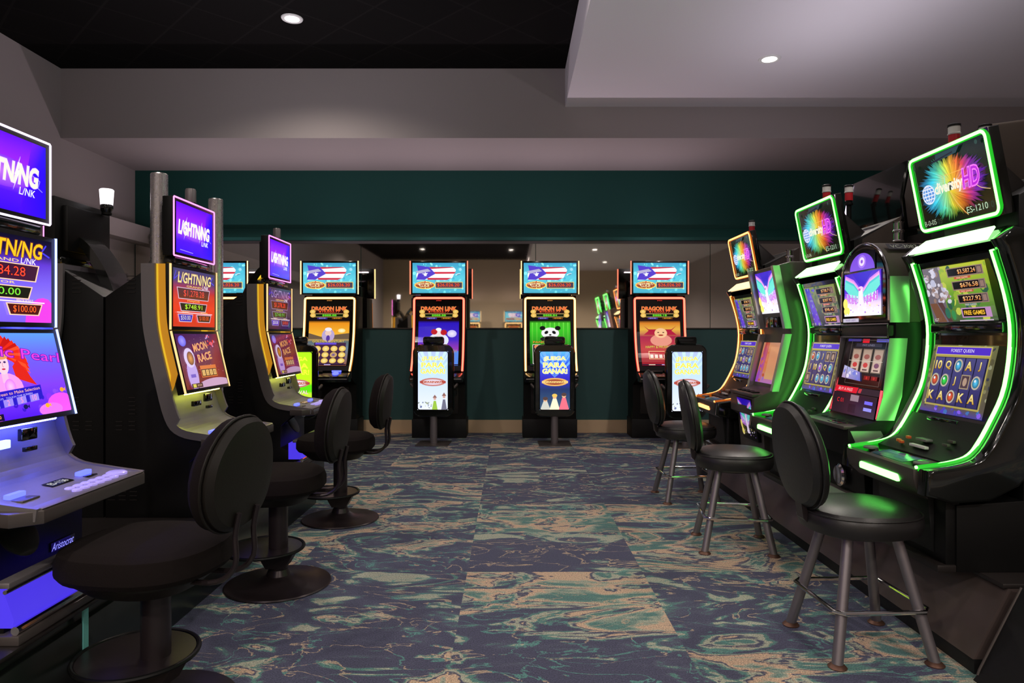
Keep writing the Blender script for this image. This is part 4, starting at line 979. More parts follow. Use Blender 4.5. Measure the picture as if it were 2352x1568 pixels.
# ------------------------------------------------------------------ machines on the back wall
DPROF = smoothpath([(.13, .90), (.25, 1.06), (.35, 1.33), (.39, 1.60), (.41, 1.84)], 4)
def dragon(loc, rz, label, kind, led, flip=False, grp='portrait screen slot machines on the back wall'):
    t = thing('slot_machine', label, 'slot machine', loc, rz, grp)
    poly = [(.42, 0), (.42, .70), (.20, .78), (.14, .80)] + [(p[0] + .03, p[1]) for p in DPROF] + [(.44, 1.875), (.80, 1.875), (.80, 0)]
    MB().prism(poly, -.345, .345, bev=.006).build('cabinet', M['black'], t)
    MB().box(-.36, .36, .415, .80, 0, .25, .01).build('plinth', M['kick'], t)
    MB().box(-.25, .25, .405, .43, .32, .68, .004).build('belly_door', M['brown'], t)
    MB().ribbon(DPROF[::-1], .02, -.335, .335).build('screen_bezel', M['gloss'], t)
    art_dragon(kind).build('main_screen', [(p[0] - .004, p[1]) for p in DPROF if p[1] > .93 and p[1] < 1.79], -.265, .265, t, M['screen'])
    m = MB()
    L_ = [(-.325, p[0] - .012, p[1]) for p in DPROF[:-1]] + [(-.325, DPROF[-1][0] - .014, 1.81), (-.32, DPROF[-1][0] - .014, 1.83), (-.30, DPROF[-1][0] - .014, 1.84)]
    m.tube(L_ + [(-x, y, z) for x, y, z in L_[::-1]], .0125, 8)
    m.build('light_frame', M[led], t)
    MB().tube([(x, y + .013, z) for x, y, z in L_ + [(-x, y, z) for x, y, z in L_[::-1]]], .018, 8).build('glow_fringe', M[led.replace('led', 'ch')], t)  # wider dim tube imitating the glow fringe round the core
    a = Art(4); a.rect(0, 0, 4, 1, (10, 6, 4)); a.text('aristo', 2, .5, .8, (255, 170, 80) if led == 'led_yellow' else (255, 60, 50), width=3.4, off=.02)
    a.build('maker_mark', [(.385, 1.80), (.386, 1.815)], -.04, .04, t)
    tm = MB().box(-.372, .372, .385, .45, 1.885, 2.325, .006).build('top_monitor', M['gloss'], t)
    art_flag_top().build('top_screen', [(.383, 1.905), (.383, 2.30)], -.345, .345, tm, M['screen_hot'])
    for sx in (-1, 1): MB().box(sx * .370, sx * .381, .376, .39, 1.89, 2.325).build('edge_light', M[led], tm)
    MB().box(-.25, .25, .45, .78, 1.86, 2.05, .02).build('monitor_mount', M['black'], t)
    d = bpy.data.lights.new('soffit_fill_lamp', 'AREA'); d.shape = 'RECTANGLE'; d.size = 0.6; d.size_y = 0.06; d.energy = TOPFILL; d.color = (1.0, 0.80, 0.92)  # unseen lamp added to brighten the soffit underside
    o = bpy.data.objects.new('soffit_fill_lamp', d); C.objects.link(o); o.parent = t; o.location = (0, .52, 2.30); o.rotation_euler = (PI - R(-38), 0, 0)
    dk = MB().prism([(0, .79), (.0, .83), (.16, .90), (.20, .90), (.20, .76), (.04, .76)], -.335, .335, bev=.008).build('button_deck', M['gloss'], t)
    MB().lathe([(.04, 0), (.04, .012), (0, .016)], 18).xf(Matrix.Translation((.16, .07, .862)) @ Matrix.Rotation(R(22), 4, 'X')).build('spin_button', M['button_blue'], t)
    MB().box(.10, .22, .112, .128, .885, .905, .003).build('ticket_light', M['button_blue'], t)
    MB().box(-.16, -.02, .112, .128, .885, .90, .003).build('bill_slot', M['bronze'], t)
    MB().tube([(-.32, -.004, .80), (.32, -.004, .80)], .008, 8).build('deck_rail', M['silver'], t)
    return t
DY = 8.56
for x, kind, led, lb in ((-3.83, 'moon', 'led_yellow', 'slot machine mostly hidden behind the left row, flag screen seen beside the chrome post'),
                         (-2.38, 'gold', 'led_yellow', 'yellow-lit slot machine with golden bearded figure screen, left on the back wall'),
                         (-.947, 'moon', 'led_red', 'red-lit slot machine with blue night and full moon screen on the back wall'),
                         (.51, 'panda', 'led_yellow', 'yellow-lit slot machine with green panda screen on the back wall'),
                         (1.946, 'happy', 'led_red', 'red-lit slot machine with smiling bald figure screen, right on the back wall')):
    dragon((x, DY, 0), 0, lb, kind, led)
for x, kind, led in ((-1.6, 'gold', 'led_yellow'), (.1, 'panda', 'led_yellow')):
    dragon((x, -8.0, 0), PI, 'slot machine against the hall wall behind, seen only as a small reflection in the mirror', kind, led, grp='reflected hall machines')

# ------------------------------------------------------------------ lit-back chairs in front of them
def lit_chair(x, y, rz, label, v):
    t = thing('lit_back_chair', label, 'chair', (x, y, 0), rz, 'chairs with illuminated backs')
    # local: sign side faces -y, seat is on +y side
    MB().box(-.20, .20, -.16, .24, 0, .012, .004).build('floor_plate', M['bronze'], t)
    MB().lathe([(.045, .012), (.045, .40), (.03, .41), (0, .41)], 24, (0, .03, 0)).build('pole', M['steel'], t)
    out = rrect(-.255, .255, .34, 1.24, .11, 6)
    prof = [(0.94, -.03), (1.0, -.005), (1.0, .05), (.92, .085)]
    lay = []
    for k, yy in prof: lay.append([(px * k, yy + .0, .79 + (pz - .79) * (k if k > .95 else .97)) for px, pz in out])
    bk = MB().layers(lay).build('back_shell', M['gloss'], t)
    A = art_seat(v); A.build('sign_screen', [(-.0325, .43), (-.0325, 1.155)], -.19, .19, bk, M['screen_hot'])
    # rounded corner frame round the sign
    m = MB(); o = rrect(-.19, .19, .43, 1.155, .03, 5); m.tube([(p[0], -.034, p[1]) for p in o], .006, 6, True); m.build('sign_bezel', M['black'], bk)
    m = MB(); m.prism(rrect(-.13, .13, 1.235, 1.335, .03, 5), -.0, .06, 'y', .008); hd = m.build('grab_handle', M['gloss'], t)
    MB().box(-.09, .09, -.004, .004, 1.275, 1.30, .003).build('handle_recess', M['kick'], hd)
    s_ = []
    for k, z in ((.93, .56), (1, .59), (1, .64), (.9, .67)): s_.append([(px * k, .27 + (py - .27) * k, z) for px, py in rrect(-.25, .25, .09, .46, .09, 5)])
    MB().layers(s_).build('seat', M['vinyl'], t)
    MB().box(-.16, .16, .02, .40, .50, .565, .02).build('seat_base', M['black'], t)
    for sx in (-1, 1): MB().tube([(sx * .25, .03, .70), (sx * .285, .04, .735), (sx * .285, .075, .74)], .018, 8).build('armrest', M['bronze'], t)
    return t
lit_chair(-.965, 8.46, R(-3), 'chair with glowing white sign back in front of the red framed moon machine', 'white')
lit_chair(.54, 8.46, R(1), 'chair with glowing blue JUEGA PARA GANAR sign back in front of the panda machine', 'color')
lit_chair(2.13, 8.3, R(3), 'chair with glowing pale sign back behind the black stools on the right', 'white')
lit_chair(-2.58, 8.2, R(8), 'chair with glowing lime green sign back behind the left row', 'lime')

# ------------------------------------------------------------------ right row: tall curved machines
VP_ = smoothpath([(.33, 1.705), (.385, 1.52), (.41, 1.35), (.385, 1.13), (.325, .985), (.25, .86), (.17, .815), (.01, .79)], 4)
Z0 = .36
def curved(loc, label, col, jp, rl, orb, lamps, grp='curved slot machines of the right row'):
    t = thing('slot_machine', label, 'slot machine', loc, -PI / 2, grp)
    bar = {'led_green': 'bar_green', 'led_amber': 'bar_amber'}.get(col, 'bar_green')
    P = [(y, z - Z0) for y, z in VP_]
    # cabinet
    MB().prism([(.44, .30), (.44, 1.37), (.42, 1.44), (.42, 1.58), (.70, 1.72), (.70, 0), (.16, 0), (.16, .28)], -.30, .30, bev=.006).build('cabinet', M['black'], t)
    MB().prism([(.47, .95), (.47, 1.585), (.708, 1.725), (.708, .95)], -.303, .303).build('rear_hood', M['hood'], t)
    for sx in (-1, 1): MB().prism(rrect(.52, .585, 1.46, 1.56, .03, 5), sx * .300, sx * .306, 'x').build('side_hand_hole', M['kick'], t)
    # glossy side cheeks
    for sx in (-1, 1):
        fr = [(y - .006, z + .004) for y, z in P]
        poly = [(.30, 1.39)] + fr + [(-.004, .33), (.10, .30), (.26, .31), (.38, .37), (.49, .50), (.55, .72), (.57, 1.0), (.55, 1.25), (.48, 1.42), (.36, 1.44)]
        MB().prism(poly, sx * .288, sx * .362, bev=.014, seg=3).build('side_cheek', M['gloss'], t)
    MB().ribbon(P[:21], .02, -.29, .29).build('screen_panel', M['gloss'], t)
    # light tubes
    for sx in (-1, 1): MB().tube([(sx * .283, y - .012, z + .006) for y, z in P], [.0095] * 20 + [.0075] * (len(P) - 20), 8).build('light_strip', M[col], t)
    for sx in (-1, 1): MB().tube([(sx * .283, y - .005, z + .002) for y, z in P], .0125, 8).build('glow_fringe', M[col.replace('led', 'ch')], t)  # halo of the light strip, built as a thicker saturated tube
    MB().tube([(-.364, y + .03, z - .01) for y, z in P[2:21]], .008, 8).build('cheek_sheen_line', M[col], t)  # glowing tube added for the cheek's reflected sheen and green on the neighbours
    jp.build('upper_screen', [(.392, 1.055), (.33, 1.315)], -.222, .222, t)
    rl.build('lower_screen', [(.318, .625), (.393, .945)], -.222, .222, t)
    MB().box(-.25, .25, .385, .43, 1.0, 1.05, .01).build('speaker_bar', M['gloss'], t)
    # visor light bar
    vz = MB().prism([(.305, 1.385), (.375, 1.45), (.42, 1.45), (.42, 1.37)], -.30, .30).build('visor', M['gloss'], t)
    m = MB(); bm = m.bm
    c1 = [(-.282, .302, 1.392), (.282, .302, 1.392), (.24, .366, 1.452), (-.24, .366, 1.452)]
    c2 = [(x, y - .006, z + .006) for x, y, z in c1]
    m.layers([c1, c2]); m.build('visor_light', M[bar], vz)
    # top monitor leaning forward
    mp = [(.372, 1.498), (.300, 1.867)]
    d = (Vector(mp[1]) - Vector(mp[0])).normalized(); nn = Vector((d.y, -d.x))
    q = [mp[0], mp[1], (mp[1][0] + nn.x * .05, mp[1][1] + nn.y * .05), (mp[0][0] + nn.x * .05, mp[0][1] + nn.y * .05)]
    tm = MB().prism(q, -.283, .283, bev=.006).build('top_monitor', M['gloss'], t)
    orb.build('top_screen', [(mp[0][0] + d.x * .02 - nn.x * .0015, mp[0][1] + d.y * .02 - nn.y * .0015), (mp[1][0] - d.x * .02 - nn.x * .0015, mp[1][1] - d.y * .02 - nn.y * .0015)], -.258, .258, tm, M['screen'])
    MB().tube([(x, y - .006, z) for x, y, z in rect_loop(-.272, .272, [(mp[0][0] + d.x * .01, mp[0][1] + d.y * .01), (mp[1][0] - d.x * .01, mp[1][1] - d.y * .01)], .03)], .0085, 8, True).build('light_frame', M[col], tm)
    MB().tube([(x, y, z) for x, y, z in rect_loop(-.272, .272, [(mp[0][0] + d.x * .01, mp[0][1] + d.y * .01), (mp[1][0] - d.x * .01, mp[1][1] - d.y * .01)], .03)], .012, 8, True).build('frame_glow_fringe', M[col.replace('led', 'ch')], tm)  # halo of the monitor frame light, built as a thicker tube
    MB().prism([(.40, 1.45), (.37, 1.80), (.40, 1.80), (.60, 1.62), (.60, 1.45)], -.16, .16, bev=.01).build('monitor_mount', M['brown'], t)
    for cx_, cy_ in ((-.24, .50), (-.25, .66))[:lamps]:
        candle(t, cx_, cy_, 1.90, 'redwhite')
        MB().lathe([(.016, 0), (.016, .34), (0, .34)], 12, (cx_, cy_, 1.56)).build('lamp_post', M['black'], t)
    # deck
    dk = MB().prism([(.0, .425), (.14, .445), (.14, .37), (.0, .37)], -.283, .283, bev=.004).build('button_deck', M['gloss'], t)
    a_ = Art(2.6); a_.rect(0, 0, 2.6, 1, (40, 70, 70), (60, 80, 110)); a_.rect(.2, .2, 1.1, .5, (70, 100, 90)); a_.rect(1.4, .3, 2.3, .6, (50, 70, 110)); a_.rect(.3, .65, 1.8, .8, (80, 110, 120))
    a_.build('touch_panel', [(.03, .4305), (.12, .4432)], -.13, .13, dk, M['screen_dim'])
    for sx in (-1, 1): MB().lathe([(.034, 0), (.034, .007), (.026, .011), (0, .008)], 20, (sx * .21, .07, .436)).build('play_button', M['silver'], dk)
    # instrument panel between deck and screen
    ip = MB().prism([(.14, .45), (.24, .50), (.31, .61), (.33, .60), (.33, .44), (.14, .43)], -.275, .275).build('instrument_panel', M['black'], t)
    MB().box(.12, .16, .21, .225, .50, .512, .002).build('bill_reader', M['bronze'], ip)
    MB().box(.12, .16, .235, .25, .515, .527, .002).build('bill_reader', M['bronze'], ip)
    MB().box(-.06, .02, .20, .235, .50, .512, .002).build('small_display', M['silver'], ip)
    MB().box(-.05, .07, .165, .185, .475, .487, .002).build('notice_strip', M['paper'], ip)
    for px, py, pz in ((-.14, .20, .495), (-.16, .165, .478), (-.13, .16, .475)): MB().box(px, px + .022, py, py + .018, pz, pz + .014, .003).build('order_button', M['orange'], ip)
    MB().box(-.13, .09, .296, .315, .585, .605, .003).build('ticket_mouth', M['gloss'], ip)
    # front lip and its lamp, belly
    MB().prism([(-.012, .428), (.012, .432), (.05, .36), (.05, .30), (.0, .345), (-.012, .39)], -.285, .285, bev=.003).build('front_lip', M['bronze'], t)
    MB().box(-.15, .17, -.02, .01, .352, .385, .008).build('lip_light', M[col], t)
    MB().prism([(.09, .34), (.115, .06), (.17, .02), (.17, .34)], -.19, .21, bev=.004).build('belly_box', M['kick'], t)
    MB().box(-.29, .29, .12, .18, .0, .30, .006).build('belly_door', M['black'], t)
    m = MB().tube([(-.26, .112, .17), (.20, .112, .17)], .005, 6); m.tube([(-.26, .112, .14), (.20, .112, .14)], .004, 6); m.build('door_trim', M['bronze'], t)
    MB().box(-.30, .30, .08, .16, 0, .03, .004).build('base_rail', M['brown'], t)
    return t
curved((1.70, 3.15, Z0), 'nearest curved slot machine on the right with green light tubes, ES-1210 on its monitor', 'led_green', art_jackpots(1), art_reels(1), art_orb('ES-1210', '8-0-05'), 2)
curved((1.70, 4.52, Z0), 'second curved slot machine with green light tubes, behind the arched top machine', 'led_green', art_jackpots(2), art_reels(2), art_orb('ES-1211', '8-0-04'), 2)
curved((1.70, 6.0, Z0), 'farthest curved slot machine of the right row, amber light tubes', 'led_amber', art_jackpots(2), art_reels(2), art_orb('ES-1212', '8-0-03'), 1)

# arched top mechanical reel machine
def arched(loc):
    t = thing('slot_machine', 'arched top reel slot machine with pink bird screen, between the two green curved machines', 'slot machine', loc, -PI / 2)
    w_ = .262
    arch = [(-w_, 0.0), (-w_, 1.28)] + [(x, z) for x, z in arc(0, 1.28, w_, 180, 0, 16, .225)] + [(w_, 0.0)]
    MB().prism([(-w_, 1.06), (-w_, 1.28)] + arc(0, 1.28, w_, 180, 0, 16, .225) + [(w_, 1.06)], .24, .55, 'y', .006).build('arched_head', M['hood'], t)
    MB().prism([(.27, 1.06), (.27, 1.0), (.20, .66), (.17, .54), (.02, .50), (.02, .36), (.10, .33), (.12, 0), (.62, 0), (.62, 1.06)], -w_, w_, bev=.005).build('cabinet', M['black'], t)
    MB().tube([(-w_ + .008, .237, 1.07)] + [(x * .985, .237, z) for x, z in arc(0, 1.28, w_ - .004, 180, 0, 16, .22)] + [(w_ - .008, .237, 1.07)], .008, 8).build('arch_trim', M['chrome'], t)
    hd = MB().prism([(-.235, 1.08), (-.235, 1.28)] + arc(0, 1.28, .235, 180, 0, 16, .195) + [(.235, 1.08)], .232, .241, 'y').build('head_glass', M['glass'], t)
    art_bird(.92).build('bird_screen', [(.228, 1.10), (.228, 1.345)], -.20, .20, hd, M['screen_hot'])
    a = Art(2.6); a.rect(0, 0, 2.6, 1, (8, 5, 16)); a.poly([(1.3 + 1.25 * math.cos(R(k)), .04 + .92 * math.sin(R(k))) for k in range(0, 181, 10)], (130, 80, 230)); a.ell(1.3, .5, .42, .36, (170, 120, 250)); a.ell(1.3, .5, .28, .24, (245, 225, 255)); a.ell(1.3, .5, .12, .1, (150, 90, 230))
    a.build('crown_screen', [(.228, 1.352), (.228, 1.455)], -.14, .14, hd, M['screen'])
    a = Art(8); a.rect(0, 0, 8, 1, (200, 195, 215)); a.text('MAX BET 3 CREDITS', 4, .5, .5, (90, 60, 140), width=5)
    a.build('notice_strip', [(.2305, 1.066), (.2305, 1.087)], -.22, -.04, t)
    MB().box(-.25, .25, .235, .28, .985, 1.045, .006).build('glass_header', M['brown'], t)
    m = MB(); m.tube([(x, y, z) for x, y, z in [(-.255, .232, 1.05), (.255, .232, 1.05), (.255, .232, .98), (-.255, .232, .98)]], .005, 6, True); m.build('header_trim', M['chrome'], t)
    a = Art(1.12); a.rect(0, 0, 1.12, 1, (4, 4, 6)); a.rect(.05, .93, .4, .98, (60, 50, 150)); a.rect(.45, .9, .62, .98, (220, 20, 40)); a.rect(.8, .92, 1.08, .98, (90, 90, 190)); a.rect(.3, .82, .95, .89, (40, 40, 56))
    a.text('PAY LINES', .62, .855, .035, (130, 130, 150), width=.3)
    for k in range(3):
        x = .36 + k * .28
        a.rect(x - .12, .3, x + .12, .78, (110, 95, 80)); a.rect(x - .10, .32, x + .10, .76, (215, 185, 170), (165, 140, 120))
        a.ell(x, .62, .07, .05, (150, 80, 70)); a.ell(x, .45, .06, .05, (200, 60, 60) if k < 2 else (120, 70, 100)); a.rect(x - .06, .34, x + .06, .37, (90, 60, 60))
    a.line([(.2, .53), (1.05, .53)], .008, (220, 210, 190))
    a.poly([(.1, .42), (.55, .3), (.6, .12), (.08, .16)], [(190, 190, 230), (140, 130, 210), (90, 110, 200), (190, 160, 200)]); a.specks(12, (.12, .16, .52, .32), .05, [(230, 220, 240), (190, 140, 120), (120, 130, 220)], 41)
    for k in range(2): a.rect(.68 + k * .18, .16, .83 + k * .18, .24, (120, 12, 16)); a.text('0', .75 + k * .18, .2, .05, (255, 60, 50))
    a.frame(.2, .05, 1.08, .96, .012, (80, 75, 70))
    a.build('reel_window', [(.208, .70), (.262, .975)], -.235, .235, t, M['screen'])
    a = Art(8); a.rect(0, 0, 8, 1, (60, 40, 50)); a.rect(0, 0, 4.2, 1, (225, 30, 50)); a.text('BUY A PASS', 2, .5, .5, (250, 210, 210), width=2.6); a.rect(4.4, .15, 4.9, .85, (200, 60, 70))
    a.build('credit_strip', [(.190, .665), (.204, .697)], -.245, .245, t)
    re_ = emis('red_edge_line', (1, .06, .08), 2.2)
    MB().tube([(.252, .202, .70), (.252, .175, .55)], .006, 6).build('red_edge_light', re_, t); MB().tube([(-.252, .225, .75), (-.252, .175, .55)], .006, 6).build('red_edge_light', re_, t)
    a = Art(3.2); a.rect(0, 0, 3.2, 1, (38, 24, 34)); a.text('C 01', .6, .62, .2, (230, 30, 40)); a.rect(1.35, .65, 1.95, .95, (150, 130, 140)); a.rect(1.3, .1, 1.8, .5, (16, 10, 14)); a.rect(2.4, .6, 2.95, .75, (120, 110, 255)); a.rect(2.4, .3, 2.95, .45, (150, 150, 255))
    a.build('meter_panel', [(.166, .545), (.188, .662)], -.24, .24, t)
    MB().box(-.255, .255, -.0, .19, .495, .515, .005).build('button_deck', M['bronze'], t)
    for k in range(4): MB().box(-.2 + k * .1, -.13 + k * .1, .09, .14, .515, .523, .003).build('play_button', M['black'], t)
    MB().box(.03, .16, .02, .075, .515, .519, .002).build('touch_panel', M['glass'], t)
    m = MB().lathe([(.062, 0), (.062, .01), (.05, .018), (0, .012)], 24).xf(Matrix.Translation((.05, .085, .22)) @ Matrix.Rotation(R(90), 4, 'X')); m.build('belly_knob', M['chrome'], t)
    MB().box(-.24, .24, .095, .13, .10, .14, .004).build('coin_tray', M['bronze'], t)
    MB().prism([(.0, .02), (.09, .13), (.14, .13), (.14, .0), (.02, .0)], -.25, .25).build('lower_shelf', M['silver'], t)
    a = Art(3.4); a.rect(0, 0, 3.4, 1, (28, 26, 24)); a.text('VC-3087', 1.7, .5, .6, (150, 150, 130), width=2.7)
    # number plate lies on the sloping shoulder towards the viewer
    np_ = a.build('number_plate', [(0, 0), (0, .05)], -.09, .09, t, M['screen_dim'])
    s_, c_ = math.sin(R(50)), math.cos(R(50))
    px_, pz_ = .262 * math.cos(R(47)), 1.28 + .225 * math.sin(R(47))
    np_.matrix_local = Matrix(((0, -c_, -s_, px_ + s_ * .01 + .012), (1, 0, 0, .36), (0, -s_, c_, pz_ - c_ * .01 + .012), (0, 0, 0, 1)))
    for sx in (-1, 1):
        for q_ in ([(.238, 1.058), (.238, 1.30), (.34, 1.30), (.34, 1.058)], [(.236, .975), (.20, .67), (.165, .545), (.26, .545), (.30, .67), (.33, .975)], [(.10, .34), (.03, .49), (.19, .49), (.24, .40), (.24, .34)]):
            MB().prism(q_, sx * .262, sx * .267).build('side_plate', M['sidep'], t)
    candle(t, -.05, .46, 1.50, 'chrome')
    return t
arched((1.74, 3.83, Z0))

def flat(loc):
    t = thing('slot_machine', 'square topped slot machine with bird screen and printed bird belly, before the amber one', 'slot machine', loc, -PI / 2)
    w_ = .265
    MB().prism([(.20, 1.50), (.29, 1.06), (.30, 1.0), (.20, .60), (.03, .53), (.03, .40), (.09, .36), (.12, 0), (.62, 0), (.62, 1.52), (.3, 1.53)], -w_, w_, bev=.006).build('cabinet', M['bronze'], t)
    art_bird(.95).build('upper_screen', [(.258, 1.16), (.198, 1.475)], -.19, .19, t, M['screen_hot'])
    for sx in (-1, 1):
        for (a, b) in (((.195, 1.50), (.285, 1.04)), ((.285, 1.0), (.19, .58))):
            MB().prism([(a[0] - .03, a[1]), (b[0] - .03, b[1]), (b[0] + .02, b[1]), (a[0] + .02, a[1])], sx * .225, sx * .268).build('side_strip', M['sidep'], t)
    MB().box(-.12, .12, .255, .30, 1.05, 1.13, .004).build('speaker_bar', M['gloss'], t)
    a = Art(.95); a.vgrad([(0, (190, 90, 200)), (.3, (235, 130, 80)), (1, (225, 150, 110))])
    a.poly([(0, 0), (.25, 0), (.3, 1), (.1, 1)], [(150, 70, 230), (200, 80, 160), (220, 90, 50), (200, 60, 40)]); a.rect(.4, .1, .8, .9, (235, 160, 120)); a.specks(14, (.05, .05, .35, .9), .06, [(210, 60, 50), (160, 90, 210), (230, 120, 70)], 52)
    a.build('lower_screen', [(.203, .625), (.278, .935)], -.20, .20, t, M['screen_dim'])
    MB().box(-.25, .25, .02, .19, .535, .56, .006).build('button_deck', M['bronze'], t)
    for k in range(4): MB().box(-.2 + k * .1, -.14 + k * .1, .06, .11, .56, .57, .003).build('play_button', M['black'], t)
    pn = MB().prism([(.022, .52), (.05, .52), (.11, .20), (.08, .20)], -.10, .22, bev=.003).build('belly_panel', M['black'], t)
    art_bird(.9).build('belly_art', [(.078, .22), (.0205, .51)], -.09, .21, pn, M['screen_dim'])
    candle(t, -.12, .45, 1.525, 'chrome')
    return t
flat((1.74, 5.24, Z0))

# the row behind on the right: two tall cabinets seen over the top, turned away
def rear_machine(loc, label, m, lit):
    t = thing('slot_machine', label, 'slot machine', loc, PI / 2, 'machines turned away behind the right row')
    MB().prism([(.06, 0), (.06, 1.0), (.20, 1.55), (.40, 1.60), (.41, 1.3), (.41, 0)], -.33, .33, bev=.01).build('cabinet', M['brown'], t)
    tm = MB().prism([(.14, 1.66), (.06, 2.08), (.14, 2.12), (.36, 2.09), (.405, 1.86), (.38, 1.66)], -.355, .355, bev=.015, seg=3).build('top_monitor', m, t)
    MB().box(-.2, .2, .2, .38, 1.58, 1.68, .01).build('monitor_neck', M['black'], t)
    if lit: MB().tube([(.355, .405, 1.86), (.36, .363, 2.085), (.36, .30, 2.10)], .009, 8).build('edge_light', M['led_white'], tm)
    return t
rear_machine((2.85, 4.64, .36), 'black hooded monitor back with white light edge, behind the second green machine', M['gloss'], True)
rear_machine((2.85, 3.90, .36), 'grey-brown sloping monitor back seen left of the ES-1210 monitor', M['hood'], False)
o = MB().box(-4.1, -2.905, 3.2, 5.0, 0, .36, .006).build('machine_stand', M['stand'], None); tag(o, 'dark stand under the machine turned away behind the left row', 'stand')

# ------------------------------------------------------------------ chairs
def sup(n, a, b, e=2.5, top=1.0):
    """super-ellipse outline"""
    out = []
    for k in range(n):
        t_ = 2 * PI * k / n; c, s_ = math.cos(t_), math.sin(t_)
        out.append((a * math.copysign(abs(c) ** (2 / e), c), b * math.copysign(abs(s_) ** (2 / e), s_)))
    return out
def back_rest(name, m1, m2, t, yb, z0, z1, wd, tilt, piping=True, thick=1.0):
    """pear-shaped back pad: sits at local y=yb, front faces -y; wide at bottom, taper at top"""
    n = 36; h = (z1 - z0) / 2; o2 = []
    for x, z in sup(n, wd / 2, h, 2.5):
        f = 1.0 - 0.22 * max(0, (z / h)) ** 1.5 - 0.10 * max(0, (-z / h)) ** 2
        o2.append((x * f, z))
    def loop(k, dy):
        return [(x * k, yb + dy + tilt * (z * k) + 0.25 * (x * k) ** 2 * -1.0, (z0 + z1) / 2 + z * k) for x, z in o2]
    bk = MB().layers([loop(.55, -.052 * thick), loop(.85, -.046 * thick), loop(.97, -.028 * thick), loop(1.0, -.008), loop(.995, .0)]).build(name, m1, t)
    MB().layers([loop(.97, .001), loop(.98, .014), loop(.90, .034), loop(.6, .042)]).build('back_shell', m2, bk)
    if piping: MB().tube(loop(1.005, -.002), .005, 6, True).build('piping', m2, bk)
    return bk
def seat_loop(n, a, b, k, z, e=2.6, cy=0): return [(x * k, y * k + cy, z) for x, y in sup(n, a, b, e)]
def pedestal_chair(x, y, rz, label):
    # local: sitter faces -y, backrest on +y
    t = thing('pedestal_chair', label, 'chair', (x, y, 0), rz, 'pedestal chairs along the left row')
    MB().lathe([(.268, 0), (.28, .006), (.275, .012), (.20, .022), (.10, .034), (.065, .055), (.052, .085), (0, .085)], 48).build('floor_base', M['powder'], t)
    MB().lathe([(.05, .07), (.05, .47), (0, .47)], 32).build('pole', M['powder'], t)
    fp = MB().lathe([(.0, .185), (.195, .185), (.20, .19), (.195, .20), (0, .20)], 40, (0, -.075, 0)).build('foot_plate', M['powder'], t)
    MB().tube([(.205 * math.cos(2 * PI * k / 40), -.075 + .205 * math.sin(2 * PI * k / 40), .197) for k in range(40)], .009, 8, True).build('foot_rim', M['black'], fp)
    MB().prism([(.05, .10), (.10, .185), (-.10, .185), (-.05, .10)], -.06, .06, 'x').build('foot_bracket', M['powder'], t)
    MB().layers([seat_loop(36, .22, .235, .75, .455, 2.6, -.03), seat_loop(36, .22, .235, .98, .50, 2.6, -.03), seat_loop(36, .22, .235, 1.0, .515, 2.6, -.03)]).build('seat_pan', M['seatback'], t)
    MB().layers([seat_loop(36, .255, .275, .95, .516, 2.6, -.03), seat_loop(36, .255, .275, 1.0, .535, 2.6, -.03), seat_loop(36, .255, .275, 1.0, .575, 2.6, -.03), seat_loop(36, .255, .275, .96, .605, 2.6, -.03), seat_loop(36, .255, .275, .86, .622, 2.6, -.03), seat_loop(36, .255, .275, .5, .63, 2.6, -.03)]).build('seat', M['fabric'], t)
    bk = back_rest('backrest', M['fabric'], M['seatback'], t, .325, .665, 1.065, .42, .10, thick=1.5)
    for sx in (-1, 1):
        p = smoothpath([(.15, .495), (.28, .50), (.345, .56), (.345, .66), (.36, .74)], 4)
        MB().tube([(sx * .06, yy, zz) for yy, zz in p], .010, 8).build('back_bracket', M['powder'], t)
    return t
pedestal_chair(-1.28, 2.46, -PI / 2 - R(9), 'dark pedestal chair with round foot plate, nearest on the left')
pedestal_chair(-1.265, 3.71, -PI / 2, 'dark pedestal chair facing the middle left machine, back turned to the aisle')
pedestal_chair(-1.255, 5.02, -PI / 2, 'farthest dark pedestal chair on the left, before the small far machine')

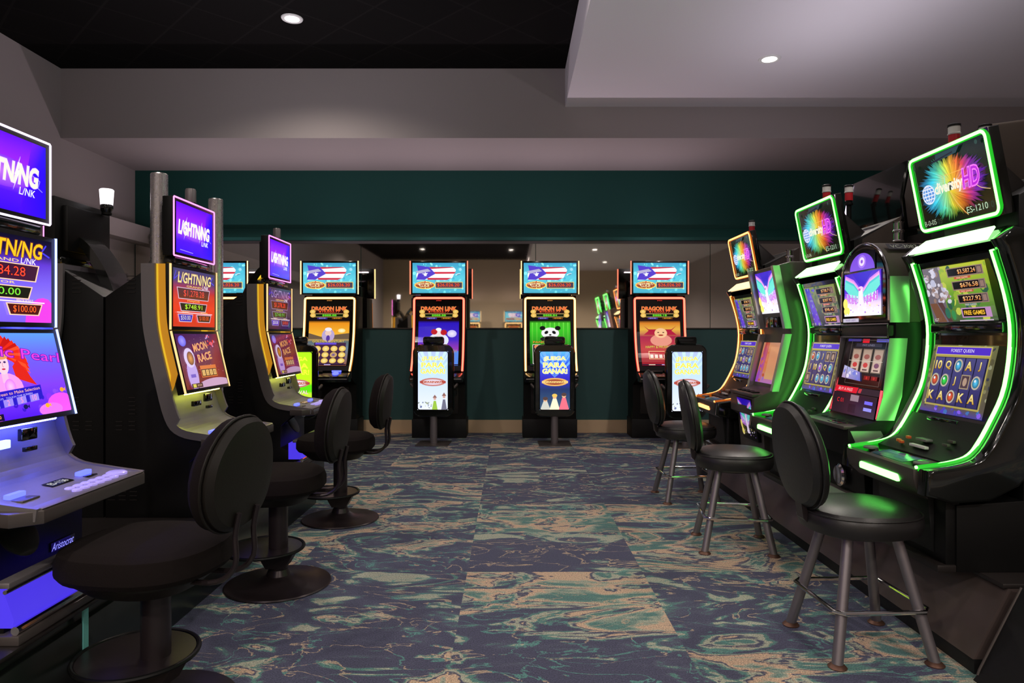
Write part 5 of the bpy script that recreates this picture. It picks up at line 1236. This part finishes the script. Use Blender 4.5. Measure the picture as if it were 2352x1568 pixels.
def leg_stool(x, y, rz, label):
    t = thing('four_leg_stool', label, 'chair', (x, y, 0), rz, 'four-legged stools along the right row')
    for sx in (-1, 1):
        for sy in (-1, 1):
            a = Vector((sx * .205, sy * .205, .012)); b = Vector((sx * .105, sy * .105, .50))
            d = (b - a); m = MB()
            m.tube([a, b], .0222, 14)
            lg = m.build('leg', M['steel'], t)
            MB().lathe([(.036, 0), (.038, .004), (.030, .012), (.02, .018), (0, .018)], 18, (a.x, a.y, 0)).build('foot_cap', M['copper'], lg)
    k = .165
    pts = []
    for sx, sy in ((-1, -1), (1, -1), (1, 1), (-1, 1)):
        c = (sx * (k + .035), sy * (k + .035))
        pts += [(c[0] - sx * .03 if sx * sy > 0 else c[0], c[1] if sx * sy > 0 else c[1] - sy * .03, .215), (c[0] if sx * sy > 0 else c[0] - sx * .03, c[1] - sy * .03 if sx * sy > 0 else c[1], .215)]
    # order the octagon by angle
    pts.sort(key=lambda p: math.atan2(p[1], p[0]))
    MB().tube(pts, .0095, 10, True).build('foot_ring', M['chrome'], t)
    MB().lathe([(.13, .485), (.15, .49), (.16, .515), (.10, .52), (0, .52)], 28).build('seat_plate', M['black'], t)
    MB().layers([seat_loop(40, .23, .243, .80, .50, 2.3, .0), seat_loop(40, .23, .243, .97, .515, 2.3, .0), seat_loop(40, .23, .243, 1.01, .545, 2.3, .0), seat_loop(40, .23, .243, 1.0, .58, 2.3, .0), seat_loop(40, .23, .243, .93, .605, 2.3, .0), seat_loop(40, .23, .243, .75, .622, 2.3, .0), seat_loop(40, .23, .243, .4, .630, 2.3, .0)]).build('seat', M['vinyl'], t)
    MB().tube(seat_loop(40, .23, .243, .985, .592, 2.3, .0), .004, 6, True).build('seat_piping', M['vinyl'], t)
    bk = back_rest('backrest', M['vinyl'], M['vinyl'], t, .275, .605, 1.06, .40, .16)
    MB().prism([(.10, .485), (.20, .50), (.26, .56), (.275, .66), (.26, .66), (.235, .57), (.19, .53), (.10, .51)], -.03, .03).build('back_bracket', M['powder'], t)
    return t
leg_stool(1.52, 2.99, PI / 2 + R(3), 'black padded stool with four steel legs, nearest on the right')
leg_stool(1.43, 4.40, PI / 2 - R(8), 'black padded stool with four steel legs, second on the right aisle')
leg_stool(1.45, 5.68, PI / 2 + R(2), 'farthest black padded stool with four steel legs, by the white sign chair')
